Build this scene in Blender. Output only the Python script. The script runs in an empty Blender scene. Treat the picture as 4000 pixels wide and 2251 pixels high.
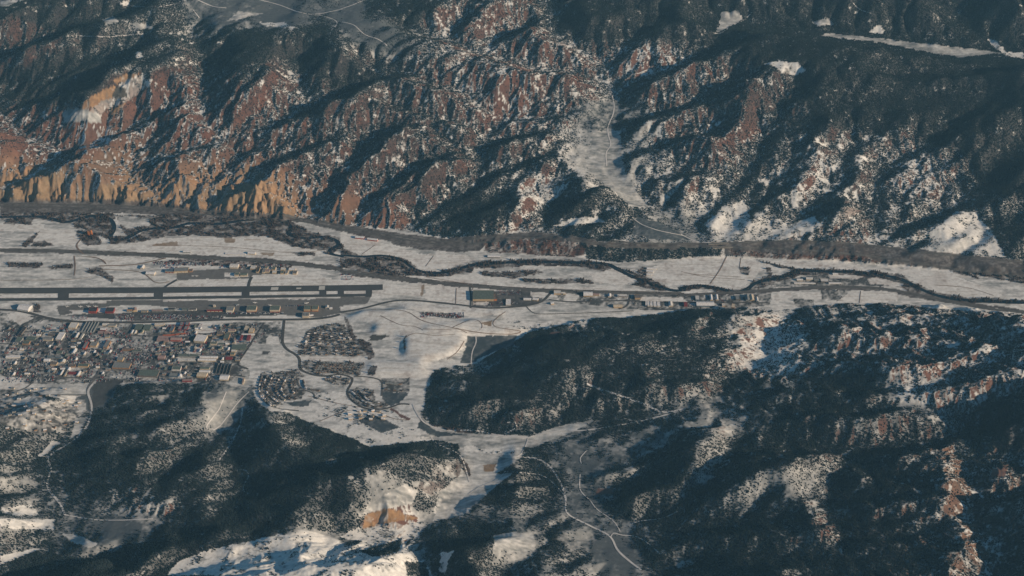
import bpy, bmesh, math, random
import numpy as np
from math import radians as R, sin, cos, tan, pi

random.seed(5)
RNG = np.random.default_rng(11)
SC = bpy.context.scene
COL = SC.collection

# ------------------------------------------------------------------ camera, sky, sun, exposure
CAMH = 4000.0
PITCH = R(35.0)
HFOV = R(40.0)
cam = bpy.data.cameras.new('camera'); camo = bpy.data.objects.new('camera', cam); COL.objects.link(camo)
camo.location = (0, 0, CAMH); camo.rotation_euler = (R(90) - PITCH, 0, 0)
cam.sensor_fit = 'HORIZONTAL'; cam.angle = HFOV; cam.clip_start = 10; cam.clip_end = 200000
SC.camera = camo

SUN_EL = R(19.0)
SHADOW = np.array([-0.93, 0.37])                 # ground direction in which shadows fall
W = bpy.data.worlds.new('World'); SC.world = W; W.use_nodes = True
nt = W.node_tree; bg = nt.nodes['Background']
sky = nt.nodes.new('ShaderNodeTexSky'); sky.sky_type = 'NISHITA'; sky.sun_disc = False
sky.sun_elevation = SUN_EL
sky.sun_rotation = math.atan2(-SHADOW[0], -SHADOW[1])
sky.altitude = 2000; sky.air_density = 1.2; sky.dust_density = 0.4; sky.ozone_density = 2.0
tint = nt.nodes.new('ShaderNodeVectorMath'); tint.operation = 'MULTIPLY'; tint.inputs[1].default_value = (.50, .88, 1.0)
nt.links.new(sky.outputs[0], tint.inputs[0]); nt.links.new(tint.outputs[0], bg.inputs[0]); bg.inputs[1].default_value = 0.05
sun = bpy.data.lights.new('sun', 'SUN'); suno = bpy.data.objects.new('sun', sun); COL.objects.link(suno)
sun.energy = 5.0; sun.angle = R(0.5); sun.color = (1.0, 0.79, 0.57)
suno.rotation_euler = (R(90) - SUN_EL, 0, math.atan2(-SHADOW[0], -SHADOW[1]) * -1 + pi)
from mathutils import Vector
_d = Vector((SHADOW[0], SHADOW[1], -tan(SUN_EL) * math.hypot(*SHADOW)))
suno.rotation_euler = _d.to_track_quat('-Z', 'Y').to_euler()
SC.view_settings.view_transform = 'Standard'; SC.view_settings.look = 'None'
SC.view_settings.exposure = 0.20; SC.view_settings.gamma = 1.0
SC.cycles.max_bounces = 4; SC.cycles.diffuse_bounces = 2; SC.cycles.volume_bounces = 0
HAZE_DENSITY = 0.000017
HAZE_COLOR = (0.30, 0.68, 1.0)

# ------------------------------------------------------------------ helpers: traced points
FPX = 1288.0 / tan(HFOV / 2)
SRC = {'A': (0, 0, .3350), 'B': (1330, 0, .3350), 'C': (2660, 0, .3350), 'D': (0, 750, .3350), 'E': (1330, 750, .3350),
       'F': (2660, 750, .3350), 'G': (0, 1500, .3350), 'H': (1330, 1500, .3350), 'I': (2660, 1500, .3350),
       'J': (0, 1000, .1776), 'K': (600, 1000, .1776), 'L': (0, 1200, .1776), 'M': (600, 1200, .1776), 'N': (900, 1250, .1776),
       'O': (1750, 1050, .1776), 'Q': (2400, 950, .1776), 'V': (0, 800, .1776), 'Z': (0, 0, 1.0)}
def D(c, pts):
    ox, oy, k = SRC[c]
    return [(ox * .644 + p[0] * k, oy * .644 + p[1] * k) + tuple(p[2:]) for p in pts]
def ray(u, v):
    """direction of the sight line through a traced point (y forward, x right, z up)"""
    u = np.asarray(u, float); v = np.asarray(v, float)
    a = (u - 1288.0); b = (725.0 - v)
    return a, FPX * cos(PITCH) + b * sin(PITCH), -FPX * sin(PITCH) + b * cos(PITCH)
def at_height(u, v, z):
    dx, dy, dz = ray(u, v)
    t = (z - CAMH) / dz
    return dx * t, dy * t
def project(X, Y, Z):
    dep = Y * cos(PITCH) + (CAMH - Z) * sin(PITCH)
    up = Y * sin(PITCH) - (CAMH - Z) * cos(PITCH)
    return 1288 + FPX * X / dep, 725 - FPX * up / dep
def smooth(a, b, x):
    t = np.clip((x - a) / (b - a), 0, 1); return t * t * (3 - 2 * t)

_T = np.random.default_rng(3).random((512, 512)).astype(np.float32)
def vnoise(x, y, seed=0):
    xi = np.floor(x); yi = np.floor(y); fx = (x - xi).astype(np.float32); fy = (y - yi).astype(np.float32)
    xi = xi.astype(np.int64) + seed * 37; yi = yi.astype(np.int64) + seed * 91
    fx = fx * fx * (3 - 2 * fx); fy = fy * fy * (3 - 2 * fy)
    a = _T[yi & 511, xi & 511]; b = _T[yi & 511, (xi + 1) & 511]; c = _T[(yi + 1) & 511, xi & 511]; d = _T[(yi + 1) & 511, (xi + 1) & 511]
    return (a * (1 - fx) + b * fx) * (1 - fy) + (c * (1 - fx) + d * fx) * fy
def fbm(x, y, scale, octs=4, seed=0, gain=.5):
    s = 0; a = 1; t = 0; x = x / scale; y = y / scale
    for o in range(octs):
        s = s + a * vnoise(x, y, seed + o * 7); t += a; a *= gain
        x, y = (x * .8 + y * .6) * 2.03, (-x * .6 + y * .8) * 2.03
    return s / t
def in_poly(u, v, poly):
    r = np.zeros(u.shape, bool); n = len(poly)
    for i in range(n):
        x0, y0 = poly[i][:2]; x1, y1 = poly[(i + 1) % n][:2]
        if y0 == y1: continue
        c = ((y0 > v) != (y1 > v)) & (u < (x1 - x0) * (v - y0) / (y1 - y0) + x0)
        r ^= c
    return r

# ------------------------------------------------------------------ terrain: drainage lines traced with heights
VAL = []   # (crop, slope, flat half width, points(x, y, h))
def relief(v, h):
    return h * .5 if (v < 700 and h > 40) else (min(h, 20 + h * .25) if v < 700 else h * .85)
def val(c, k, w, *pts):
    VAL.append((k if pts[0][1] < 700 else k * 1.35, w, [(p[0], p[1], relief(p[1], p[2])) for p in D(c, pts)]))
# north side of the valley
val('Z', .55, 8, (1150, 205, 575), (1017, 183, 520), (940, 195, 480), (856, 232, 430), (770, 275, 370), (670, 320, 310), (553, 358, 260), (440, 388, 200), (368, 400, 150), (325, 430, 100), (385, 495, 25), (400, 525, 3))
val('Z', .6, 6, (470, 60, 600), (530, 155, 480), (496, 240, 390), (510, 300, 320), (553, 358, 260))
val('Z', .6, 6, (750, 150, 520), (762, 230, 420), (770, 275, 370))
val('Z', .5, 12, (-80, 215, 230), (0, 275, 190), (45, 325, 160), (80, 352, 145), (150, 380, 125), (130, 405, 110), (85, 445, 80), (0, 470, 55), (-120, 490, 30), (-250, 520, 5))
val('Z', .6, 5, (440, 270, 330), (360, 300, 260), (285, 345, 190), (200, 370, 150), (150, 380, 125))
val('Z', .6, 5, (400, 330, 235), (370, 360, 200), (330, 385, 160), (325, 430, 100))
val('Z', .5, 5, (1000, 70, 600), (1111, 97, 560), (1191, 127, 520), (1359, 174, 450), (1443, 181, 420), (1510, 201, 385), (1530, 215, 360))
val('Z', .6, 6, (1405, 250, 400), (1330, 280, 350), (1283, 290, 320), (1262, 315, 290), (1203, 372, 230), (1205, 425, 190), (1195, 470, 130), (1110, 520, 60), (1020, 573, 5))
val('Z', .6, 4, (1064, 208, 500), (1150, 228, 450), (1208, 268, 390), (1262, 300, 310))
val('Z', .6, 4, (985, 265, 430), (1064, 288, 400), (1160, 310, 340), (1250, 328, 285))
val('Z', .6, 4, (1430, 330, 300), (1350, 333, 285), (1262, 350, 255), (1210, 372, 232))
val('Z', .6, 4, (1090, 330, 330), (1140, 360, 280), (1200, 400, 210))
val('Z', .6, 5, (760, 350, 300), (680, 375, 240), (590, 385, 190), (560, 420, 140), (520, 455, 90), (470, 490, 40), (455, 530, 3))
val('Z', .6, 5, (880, 335, 350), (790, 365, 285), (720, 395, 225), (650, 410, 185), (630, 455, 120), (560, 480, 70), (522, 533, 4))
val('Z', .6, 5, (1060, 320, 385), (1000, 318, 365), (950, 340, 310), (905, 380, 250), (860, 425, 180), (830, 470, 110), (790, 510, 50), (787, 545, 4))
val('Z', .6, 5, (1130, 385, 270), (1060, 410, 235), (985, 450, 175), (935, 490, 110), (900, 530, 50), (895, 565, 5))
val('Z', .6, 4, (760, 440, 200), (740, 470, 130), (750, 510, 60), (765, 550, 4))
val('Z', .5, 22, (1380, 0, 640), (1385, 45, 600), (1400, 85, 560), (1470, 130, 490), (1510, 170, 420), (1530, 215, 360), (1545, 255, 320), (1545, 300, 280), (1535, 345, 250), (1540, 400, 210), (1545, 450, 180), (1580, 480, 150), (1620, 510, 110), (1680, 560, 60), (1760, 600, 32))
val('Z', .28, 18, (1480, 340, 262), (1500, 400, 220), (1520, 450, 188))
val('Z', .5, 5, (1660, 50, 640), (1570, 110, 530), (1520, 160, 440))
val('Z', .5, 5, (1830, 100, 570), (1700, 160, 480), (1600, 200, 400), (1540, 235, 345))
val('Z', .55, 5, (1850, 200, 480), (1720, 270, 370), (1620, 290, 320), (1555, 312, 278))
val('Z', .55, 5, (1800, 320, 360), (1680, 360, 290), (1620, 375, 260), (1550, 395, 216))
val('Z', .5, 5, (1800, 430, 260), (1700, 440, 220), (1620, 450, 195), (1560, 462, 172))
val('Z', .55, 8, (2000, 215, 520), (1965, 270, 430), (1950, 310, 380), (1921, 345, 320), (1905, 400, 260), (1880, 430, 220), (1850, 470, 170), (1800, 520, 110), (1740, 560, 62), (1730, 595, 32))
val('Z', .5, 6, (2020, 290, 440), (1980, 340, 370), (1990, 400, 290), (1960, 450, 210), (1930, 500, 140), (1850, 560, 70), (1820, 605, 30))
val('Z', .5, 8, (2300, 200, 520), (2240, 280, 440), (2200, 340, 360), (2130, 385, 300), (2100, 440, 230), (2090, 480, 180), (2040, 520, 130), (1990, 560, 80), (1920, 605, 30))
val('Z', .5, 8, (2480, 250, 430), (2396, 318, 370), (2350, 352, 330), (2256, 402, 250), (2209, 455, 200), (2200, 510, 130), (2200, 560, 70), (2190, 610, 25))
val('Z', .5, 8, (2640, 330, 380), (2540, 400, 290), (2470, 455, 220), (2403, 512, 130), (2326, 553, 70), (2205, 603, 25))
val('Z', .5, 5, (2400, 400, 280), (2330, 440, 240), (2280, 480, 180), (2240, 540, 100), (2200, 590, 35))
val('Z', .45, 60, (1800, 60, 580), (1950, 75, 540), (2100, 95, 500), (2250, 118, 460), (2400, 140, 425), (2500, 142, 410), (2800, 150, 390))
val('Z', .5, 10, (2440, 0, 620), (2415, 60, 520), (2500, 120, 425))
val('Z', .4, 6, (2250, 190, 500), (2400, 180, 460), (2520, 160, 420))
val('Z', .35, 6, (2000, 300, 470), (2100, 280, 480), (2200, 260, 470), (2320, 270, 440), (2480, 250, 420))
val('Z', .45, 5, (350, 120, 530), (220, 160, 430), (120, 210, 330), (60, 240, 260), (0, 262, 205), (-60, 250, 190))
val('Z', .5, 5, (330, 30, 620), (200, 60, 560), (80, 110, 450), (-60, 160, 350), (-150, 240, 230))
val('Z', .5, 5, (250, 180, 420), (180, 230, 320), (130, 250, 270), (60, 262, 225), (0, 270, 196))
val('Z', .55, 4, (1330, 60, 560), (1250, 95, 520), (1230, 125, 508))
val('Z', .55, 4, (1160, 50, 600), (1130, 80, 570), (1125, 100, 552))
val('Z', .5, 4, (1480, 260, 380), (1420, 290, 330), (1340, 300, 315), (1285, 305, 300))
val('Z', .55, 4, (1430, 370, 285), (1340, 400, 240), (1260, 430, 200), (1200, 455, 150))
val('Z', .5, 4, (1450, 430, 230), (1380, 470, 160), (1380, 530, 80), (1350, 580, 32))
val('Z', .5, 4, (1320, 440, 210), (1250, 490, 140), (1140, 545, 60), (1080, 580, 20))
# south side
val('Z', .40, 8, (2000, 1130, 175), (1850, 1045, 150), (1800, 1015, 130), (1830, 975, 110), (1890, 930, 90), (1925, 900, 78), (1915, 860, 62), (1950, 825, 40), (1985, 785, 10))
val('Z', .25, 18, (1050, 1035, 58), (1080, 1075, 62), (1150, 1095, 66), (1250, 1102, 70), (1330, 1112, 75), (1400, 1085, 85), (1500, 1070, 100), (1600, 1055, 115), (1760, 1030, 135))
val('Z', .25, 6, (1330, 1112, 80), (1400, 1070, 90), (1450, 1030, 110), (1470, 980, 140), (1560, 960, 170))
val('Z', .15, 50, (1330, 1118, 76), (1390, 1165, 82), (1440, 1230, 90), (1480, 1290, 100), (1540, 1340, 112), (1570, 1400, 122), (1640, 1500, 138))
val('Z', .16, 50, (1640, 1110, 118), (1560, 1130, 105), (1470, 1140, 92), (1390, 1150, 82))
val('Z', .28, 45, (1120, 1110, 64), (1230, 1130, 66), (1220, 1175, 70), (1200, 1210, 76))
val('Z', .33, 18, (1200, 1210, 76), (1140, 1270, 88), (1080, 1310, 98), (1030, 1340, 108), (930, 1345, 122), (850, 1350, 135))
val('Z', .38, 8, (1030, 1340, 108), (1080, 1390, 128), (1100, 1480, 150))
val('Z', .22, 10, (1230, 1300, 120), (1150, 1310, 108), (1080, 1315, 99))
val('Z', .25, 8, (1500, 1220, 104), (1400, 1260, 120), (1300, 1300, 125), (1200, 1310, 112))
val('Z', .28, 8, (1560, 1360, 120), (1450, 1370, 135), (1330, 1390, 150), (1280, 1450, 165))
val('Z', .32, 14, (630, 965, 38), (610, 1025, 46), (560, 1080, 60), (480, 1145, 85), (440, 1180, 100), (400, 1200, 125))
val('Z', .32, 8, (605, 1040, 50), (596, 1100, 66), (583, 1143, 78), (600, 1180, 88), (585, 1250, 112), (550, 1290, 132), (480, 1340, 165))
val('Z', .22, 36, (230, 955, 34), (225, 1030, 42), (200, 1080, 50), (120, 1150, 62), (125, 1230, 72), (150, 1300, 82), (160, 1340, 90), (140, 1370, 98), (0, 1440, 118))
val('Z', .22, 30, (160, 1305, 84), (250, 1320, 92), (380, 1310, 108), (440, 1300, 125))
val('Z', .33, 6, (165, 1240, 80), (250, 1225, 105), (350, 1200, 130))
val('Z', .33, 6, (170, 1280, 84), (280, 1265, 108), (400, 1230, 140), (500, 1210, 160))
val('Z', .30, 6, (240, 1090, 62), (330, 1070, 85), (450, 1040, 100))
val('Z', .30, 6, (250, 1040, 50), (330, 1020, 72), (460, 1000, 80))
val('Z', .30, 6, (320, 1130, 85), (420, 1110, 108), (520, 1080, 90))
val('Z', .38, 6, (760, 1085, 75), (830, 1120, 100), (950, 1120, 90), (1060, 1115, 70))
val('Z', .40, 6, (610, 1200, 95), (720, 1180, 140), (850, 1170, 190))
val('Z', .36, 6, (585, 1260, 120), (680, 1260, 165), (800, 1250, 215))
val('Z', .36, 6, (560, 1300, 135), (660, 1330, 160), (760, 1320, 205))
val('Z', .36, 6, (300, 1400, 175), (400, 1350, 150), (450, 1330, 150))
val('Z', .30, 8, (380, 1470, 175), (480, 1420, 175), (600, 1400, 190), (740, 1370, 205))
val('Z', .45, 6, (2470, 1490, 305), (2520, 1370, 280), (2445, 1310, 262), (2450, 1250, 252), (2430, 1200, 242), (2427, 1150, 232), (2457, 1072, 212), (2350, 1110, 198), (2215, 1130, 185), (2080, 1127, 170), (1950, 1100, 155), (1865, 1083, 145), (1815, 1040, 135), (1805, 1015, 130))
val('Z', .42, 5, (2090, 1500, 290), (2105, 1400, 262), (2125, 1345, 245), (2078, 1290, 225), (2085, 1220, 205), (2142, 1143, 180))
val('Z', .35, 6, (1874, 1093, 150), (1813, 1167, 163), (1763, 1227, 165), (1713, 1267, 155), (1620, 1320, 128), (1555, 1355, 116))
val('Z', .35, 5, (1990, 1300, 225), (1860, 1310, 185), (1713, 1330, 150), (1600, 1360, 124))
val('Z', .35, 5, (2060, 1400, 240), (1900, 1390, 205), (1750, 1400, 165), (1620, 1430, 135))
val('Z', .42, 5, (1925, 905, 82), (1970, 888, 98), (2060, 882, 128), (2200, 885, 160), (2350, 872, 200), (2460, 850, 240))
val('Z', .38, 5, (1952, 818, 42), (2040, 806, 60), (2120, 806, 78), (2320, 812, 112), (2440, 818, 145))
val('Z', .42, 5, (1895, 925, 88), (1960, 940, 120), (2050, 960, 158), (2150, 975, 195), (2260, 980, 240))
val('Z', .40, 5, (1830, 1010, 130), (1900, 1020, 150), (2000, 1020, 180), (2150, 1030, 215), (2282, 1020, 238), (2400, 1045, 228), (2457, 1065, 214))
val('Z', .42, 5, (2160, 1180, 205), (2260, 1190, 240), (2350, 1180, 275))
val('Z', .42, 5, (2085, 1225, 210), (2200, 1250, 250), (2330, 1235, 290))
val('Z', .42, 5, (2080, 1290, 228), (2200, 1310, 262), (2320, 1290, 300))
val('Z', .42, 5, (2125, 1350, 248), (2250, 1350, 270), (2380, 1320, 300))
val('Z', .42, 5, (2110, 1410, 268), (2230, 1410, 295), (2330, 1400, 320))
val('Z', .45, 5, (2460, 1150, 240), (2576, 1160, 260), (2700, 1150, 300))
val('Z', .45, 5, (2450, 1250, 255), (2576, 1215, 275), (2700, 1230, 300))
val('Z', .40, 5, (2550, 840, 240), (2500, 910, 262), (2400, 935, 245), (2350, 960, 240), (2260, 980, 240))
val('Z', .40, 5, (2600, 960, 300), (2510, 1000, 270), (2440, 1040, 232))
val('Z', .28, 6, (1310, 950, 120), (1200, 930, 90), (1100, 935, 58))
val('Z', .28, 5, (1420, 990, 140), (1300, 985, 120), (1180, 980, 90), (1080, 1000, 58))
val('Z', .16, 5, (1880, 905, 120), (1760, 905, 150), (1640, 905, 168), (1500, 920, 160))
val('Z', .16, 5, (1900, 935, 115), (1800, 935, 150), (1680, 945, 165))
val('Z', .16, 5, (1930, 830, 70), (1850, 850, 110), (1700, 860, 135))

# foot of the slopes all round the valley floor; (u, v, height, slope)
FOOT_N = [(-900, 500, 3, 1.2), (0, 508, 3, 1.25), (200, 508, 3, 1.2), (400, 522, 3, 1.1), (550, 545, 3, .95), (750, 556, 4, .95), (900, 572, 5, .8), (1020, 580, 5, .6), (1150, 606, 5, .5), (1300, 634, 5, .55), (1450, 642, 4, .55), (1620, 655, 3, .5), (1740, 648, 3, .5), (1900, 648, 3, .4), (2050, 655, 3, .35), (2200, 665, 4, .3), (2400, 680, 5, .22), (2576, 700, 6, .2), (3400, 760, 6, .2)]
BENCH = [(1120, 590, 22, .3), (1350, 588, 30, .25), (1500, 594, 30, .22), (1700, 615, 30, .2), (1900, 612, 28, .22), (2200, 620, 22, .25), (2400, 648, 16, .2), (2576, 665, 12, .2), (3400, 700, 12, .2)]
FOOT_S = [(3400, 810, 10, .3), (2700, 800, 8, .3), (2576, 795, 8, .3), (2400, 775, 8, .32), (2200, 768, 8, .35), (2060, 770, 9, .3), (1960, 780, 10, .3), (1880, 778, 10, .5), (1750, 780, 10, .42), (1600, 800, 12, .22), (1480, 805, 14, .16), (1340, 835, 18, .25), (1310, 850, 22, .3), (1200, 915, 30, .16), (1090, 930, 36, .3), (1072, 990, 44, .3), (1060, 1045, 58, .3), (1090, 1090, 62, .3), (1000, 1108, 62, .3), (930, 1118, 62, .3), (850, 1090, 56, .3), (740, 1048, 48, .3), (660, 1005, 42, .3), (640, 970, 38, .25), (600, 962, 36, .2), (450, 958, 34, .3), (330, 966, 34, .3), (230, 955, 32, .1), (0, 1010, 40, .12), (-800, 1020, 50, .12)]

def seg_arrays():
    S = []
    for k, w, pts in VAL:
        for a, b in zip(pts[:-1], pts[1:]):
            xa, ya = at_height(a[0], a[1], a[2]); xb, yb = at_height(b[0], b[1], b[2])
            S.append((xa, ya, a[2], xb, yb, b[2], k, k, w))
    for line in (FOOT_N, BENCH, FOOT_S):
        for a, b in zip(line[:-1], line[1:]):
            xa, ya = at_height(a[0], a[1], a[2]); xb, yb = at_height(b[0], b[1], b[2])
            S.append((xa, ya, a[2], xb, yb, b[2], a[3], b[3], 4))
    return S
def poly_world(line): return [at_height(p[0], p[1], p[2]) for p in line]
FLOOR = poly_world(FOOT_N) + poly_world(FOOT_S)
ENV0 = [(0, 0, 640), (400, 0, 690), (700, 0, 650), (1000, 0, 650), (1300, 0, 660), (1700, 0, 720), (2100, 0, 720), (2576, 0, 740),
       (450, 60, 645), (700, 60, 640), (900, 90, 630), (980, 95, 625), (0, 100, 540), (200, 110, 590), (300, 180, 520), (600, 130, 600), (820, 130, 600),
       (1200, 60, 640), (1450, 100, 600), (1650, 80, 650), (1950, 160, 600), (2200, 200, 560), (2500, 200, 520), (0, 350, 240), (200, 290, 330),
       (400, 230, 430), (600, 220, 500), (450, 330, 330), (700, 320, 390), (900, 250, 480), (600, 380, 300), (0, 455, 230), (130, 455, 240), (260, 440, 240), (400, 440, 190), (640, 470, 240), (740, 495, 190), (580, 490, 190),
       (1100, 160, 560), (1300, 200, 500), (1400, 330, 360), (1100, 300, 420), (900, 380, 320), (1000, 420, 280), (850, 500, 150), (960, 530, 120), (1150, 480, 220), (1250, 540, 120),
       (1400, 450, 260), (1450, 550, 90), (1650, 170, 560), (1650, 300, 380), (1700, 470, 220), (1650, 560, 90), (1800, 250, 500), (1850, 400, 330), (1780, 560, 90),
       (2050, 260, 520), (2150, 350, 430), (2250, 450, 270), (2000, 450, 260), (2050, 570, 120), (2300, 560, 110), (2400, 580, 60), (2430, 400, 330), (2500, 560, 80), (2576, 620, 50),
       (1600, 790, 40), (1400, 850, 95), (1600, 850, 115), (1750, 820, 110), (1850, 850, 120), (1650, 920, 150), (1500, 960, 155), (1850, 960, 160), (1700, 1010, 160),
       (1250, 1010, 160), (1380, 1030, 160), (1150, 980, 110), (1240, 900, 60), (1130, 1060, 90), (1600, 1100, 130), (1750, 1130, 180), (1850, 1180, 230), (1600, 1230, 170), (1750, 1300, 210), (1950, 1250, 270), (1800, 1400, 210),
       (1350, 1200, 130), (1300, 1260, 170), (1350, 1340, 165), (1200, 1370, 190), (1450, 1420, 170), (1300, 1450, 200),
       (1000, 1150, 150), (850, 1140, 170), (800, 1220, 270), (950, 1230, 240), (1000, 1270, 190), (700, 1300, 240), (650, 1400, 240), (800, 1370, 235), (950, 1400, 200), (500, 1400, 220), (250, 1400, 210), (350, 1450, 250),
       (350, 1210, 170), (450, 1120, 135), (300, 1050, 85), (450, 1010, 95), (250, 1160, 100), (50, 1200, 95), (50, 1080, 60), (300, 1270, 130), (50, 1380, 130), (560, 1160, 120), (480, 1250, 180),
       (2050, 840, 130), (2200, 850, 190), (2350, 840, 210), (2500, 820, 240), (2200, 930, 250), (2350, 920, 290), (2500, 950, 330), (2050, 920, 170), (2200, 1000, 270), (2576, 1000, 350),
       (2250, 1080, 280), (2350, 1150, 320), (2300, 1250, 330), (2300, 1350, 350), (2400, 1250, 330), (2420, 1400, 360), (2576, 1100, 300), (2576, 1300, 350), (2000, 1200, 260), (2000, 1350, 280), (2050, 1080, 210)]

ENV = [(u, v, relief(v, h) + (26 if v < 700 else 22) * (0 if (v < 110 and 400 < u < 1000) else 1)) for u, v, h in ENV0]
def rbf(pts, vals, lam=0.5):
    P = np.array(pts, float); V = np.array(vals, float); n = len(P)
    d = np.linalg.norm(P[:, None] - P[None], axis=2)
    A = np.zeros((n + 3, n + 3)); A[:n, :n] = d + lam * np.eye(n) * -1
    A[:n, n] = 1; A[:n, n + 1:] = P; A[n, :n] = 1; A[n + 1:, :n] = P.T
    w = np.linalg.solve(A, np.concatenate([V, np.zeros(3)]))
    def f(X, Y):
        out = np.full(X.shape, w[n], np.float64) + w[n + 1] * X + w[n + 2] * Y
        for i in range(n): out += w[i] * np.hypot(X - P[i, 0], Y - P[i, 1])
        return out
    return f

GX0, GX1, GY0, GY1, GS = -4200., 4200., 2700., 9600., 15.0
gx = np.arange(GX0, GX1, GS); gy = np.arange(GY0, GY1, GS)
CX, CY = np.meshgrid(gx, gy)
wx = (fbm(CX, CY, 160, 3, 21) - .5) * 70; wy = (fbm(CX, CY, 160, 3, 31) - .5) * 70
foot_keep = None
def coarse_terrain():
    env_xy = [at_height(p[0], p[1], p[2]) for p in ENV]
    env = rbf([(a / 1000, b / 1000) for a, b in env_xy], [p[2] for p in ENV], .02)(CX / 1000, CY / 1000)
    env = env + (fbm(CX, CY, 420, 4, 5) - .5) * 60
    inside = in_poly(CX, CY, FLOOR)
    # low parallel ridges of the near hills
    ca_, sa_ = cos(R(15)), sin(R(15)); pa = CX * ca_ + CY * sa_; qa = -CX * sa_ + CY * ca_
    qw = qa + (fbm(CX, CY, 420, 3, 611) - .5) * 170
    rd = 1 - np.abs(2 * vnoise(qw / 88, pa / 520, 61) - 1)
    global STRIPE
    STRIPE = (rd - .5) * 62 * (1 - smooth(4700, 5150, CY)) * (.35 + .9 * fbm(CX, CY, 700, 2, 633))
    S = seg_arrays()
    acc = np.zeros(CX.shape); s = 5.0
    floor_h = np.zeros(CX.shape); fw = np.zeros(CX.shape)
    dn = np.full(CX.shape, 1e9); hn = np.zeros(CX.shape); ds = np.full(CX.shape, 1e9); hs = np.zeros(CX.shape)
    nval = sum(len(p) - 1 for _, _, p in VAL); nn = nval + len(FOOT_N) - 1; nb = nn + len(BENCH) - 1
    X2 = CX + wx; Y2 = CY + wy; vd = np.full(CX.shape, 1e9)
    for i, (xa, ya, ha, xb, yb, hb, ka, kb, w) in enumerate(S):
        foot = i >= nval
        PX, PY = (CX, CY) if foot else (X2, Y2)
        ex, ey = xb - xa, yb - ya; L = ex * ex + ey * ey
        t = np.clip(((PX - xa) * ex + (PY - ya) * ey) / L, 0, 1)
        d = np.hypot(PX - xa - t * ex, PY - ya - t * ey)
        if not foot: vd = np.minimum(vd, d - w)
        h0 = ha + t * (hb - ha); k = ka + t * (kb - ka)
        dd = np.maximum(d - w, 0)
        q0, q1 = (90, .0035) if foot else (110, .0012)
        hh = h0 + k * (np.sqrt(dd * dd + 100) - 10) + np.minimum(d, w) * .02 + q1 * np.maximum(dd - q0, 0) ** 2
        acc += np.exp(-np.clip(hh, -50, 2000) / s)
        if foot and i < nn:
            m = d < dn; dn = np.where(m, d, dn); hn = np.where(m, h0, hn)
        if foot and i >= nb:
            m = d < ds; ds = np.where(m, d, ds); hs = np.where(m, h0, hs)
    # side gullies that join each stream from both flanks and split the flanks into spurs
    rg = np.random.default_rng(77)
    def side(x, y, h, ax, ay, L, k, g, depth):
        px, py, ph = x, y, h; n = 3
        for q in range(n):
            a = rg.normal(0, .28); ax, ay = ax * cos(a) - ay * sin(a), ax * sin(a) + ay * cos(a)
            nx_, ny_ = px + ax * L / n, py + ay * L / n; nh = ph + L / n * g * (1 + .35 * q)
            r = 260
            i0 = int(max((min(px, nx_) - r - GX0) / GS, 0)); i1 = int(min((max(px, nx_) + r - GX0) / GS, CX.shape[1])) + 1
            j0 = int(max((min(py, ny_) - r - GY0) / GS, 0)); j1 = int(min((max(py, ny_) + r - GY0) / GS, CX.shape[0])) + 1
            if i1 - i0 < 2 or j1 - j0 < 2: return
            A_, B_ = X2[j0:j1, i0:i1], Y2[j0:j1, i0:i1]
            ex, ey = nx_ - px, ny_ - py; t = np.clip(((A_ - px) * ex + (B_ - py) * ey) / (ex * ex + ey * ey + 1e-6), 0, 1)
            d = np.hypot(A_ - px - t * ex, B_ - py - t * ey)
            hh = ph + t * (nh - ph) + k * (np.sqrt(d * d + 64) - 8) + .002 * np.maximum(d - 60, 0) ** 2
            acc[j0:j1, i0:i1] += np.exp(-np.clip(hh, -50, 2000) / s)
            if depth and q < 2:
                for sg in (-1, 1):
                    if rg.random() < .6:
                        b = sg * rg.uniform(.7, 1.1); side(nx_, ny_, nh, ax * cos(b) - ay * sin(b), ax * sin(b) + ay * cos(b), L * rg.uniform(.35, .6), k * 1.1, g * 1.25, depth - 1)
            px, py, ph = nx_, ny_, nh
    for i, (xa, ya, ha, xb, yb, hb, ka, kb, w) in enumerate(S):
        if i >= nn: break
        cliff = i >= nval
        if cliff and ka < .6: continue
        L = math.hypot(xb - xa, yb - ya); ux, uy = (xb - xa) / L, (yb - ya) / L
        if hb < ha: ux, uy = -ux, -uy                       # upstream
        pos = rg.uniform(20, 70)
        while pos < L:
            t = pos / L; k = ka + t * (kb - ka)
            for sg in ((1,) if cliff else (-1, 1)):
                if rg.random() < .25: continue
                a = sg * rg.uniform(.85, 1.25)
                if cliff: ax, ay = rg.normal(0, .3), 1.0
                else: ax, ay = ux * cos(a) - uy * sin(a), ux * sin(a) + uy * cos(a)
                x = xa + t * (xb - xa) + ax * w; y = ya + t * (yb - ya) + ay * w; h = ha + t * (hb - ha)
                side(x, y, h, ax, ay, rg.uniform(110, 260) * (.8 if cliff else 1), k * 1.15 + .05, k * (.55 if cliff else .48), 1)
            pos += rg.uniform(55, 100) * (.8 if ya > 4800 else .9)
    env = np.maximum(env, 4)
    acc += np.exp(-env / s)
    h = -s * np.log(np.maximum(acc, 1e-250))
    fl = (hn * ds + hs * dn) / (ds + dn)
    for _ in range(60): fl = (np.roll(fl, 1, 0) + np.roll(fl, -1, 0) + np.roll(fl, 1, 1) + np.roll(fl, -1, 1)) / 4
    h = np.where(inside, fl, np.maximum(h, np.where(dn < ds, hn, hs) * 0.6))
    # rounded spurs on the far hills
    c2, s2 = cos(R(52)), sin(R(52)); p2 = CX * c2 + CY * s2; q2 = -CX * s2 + CY * c2
    b2 = np.abs(2 * vnoise((q2 + (fbm(CX, CY, 300, 3, 711) - .5) * 190) / 92, p2 / 300, 71) - 1)
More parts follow.
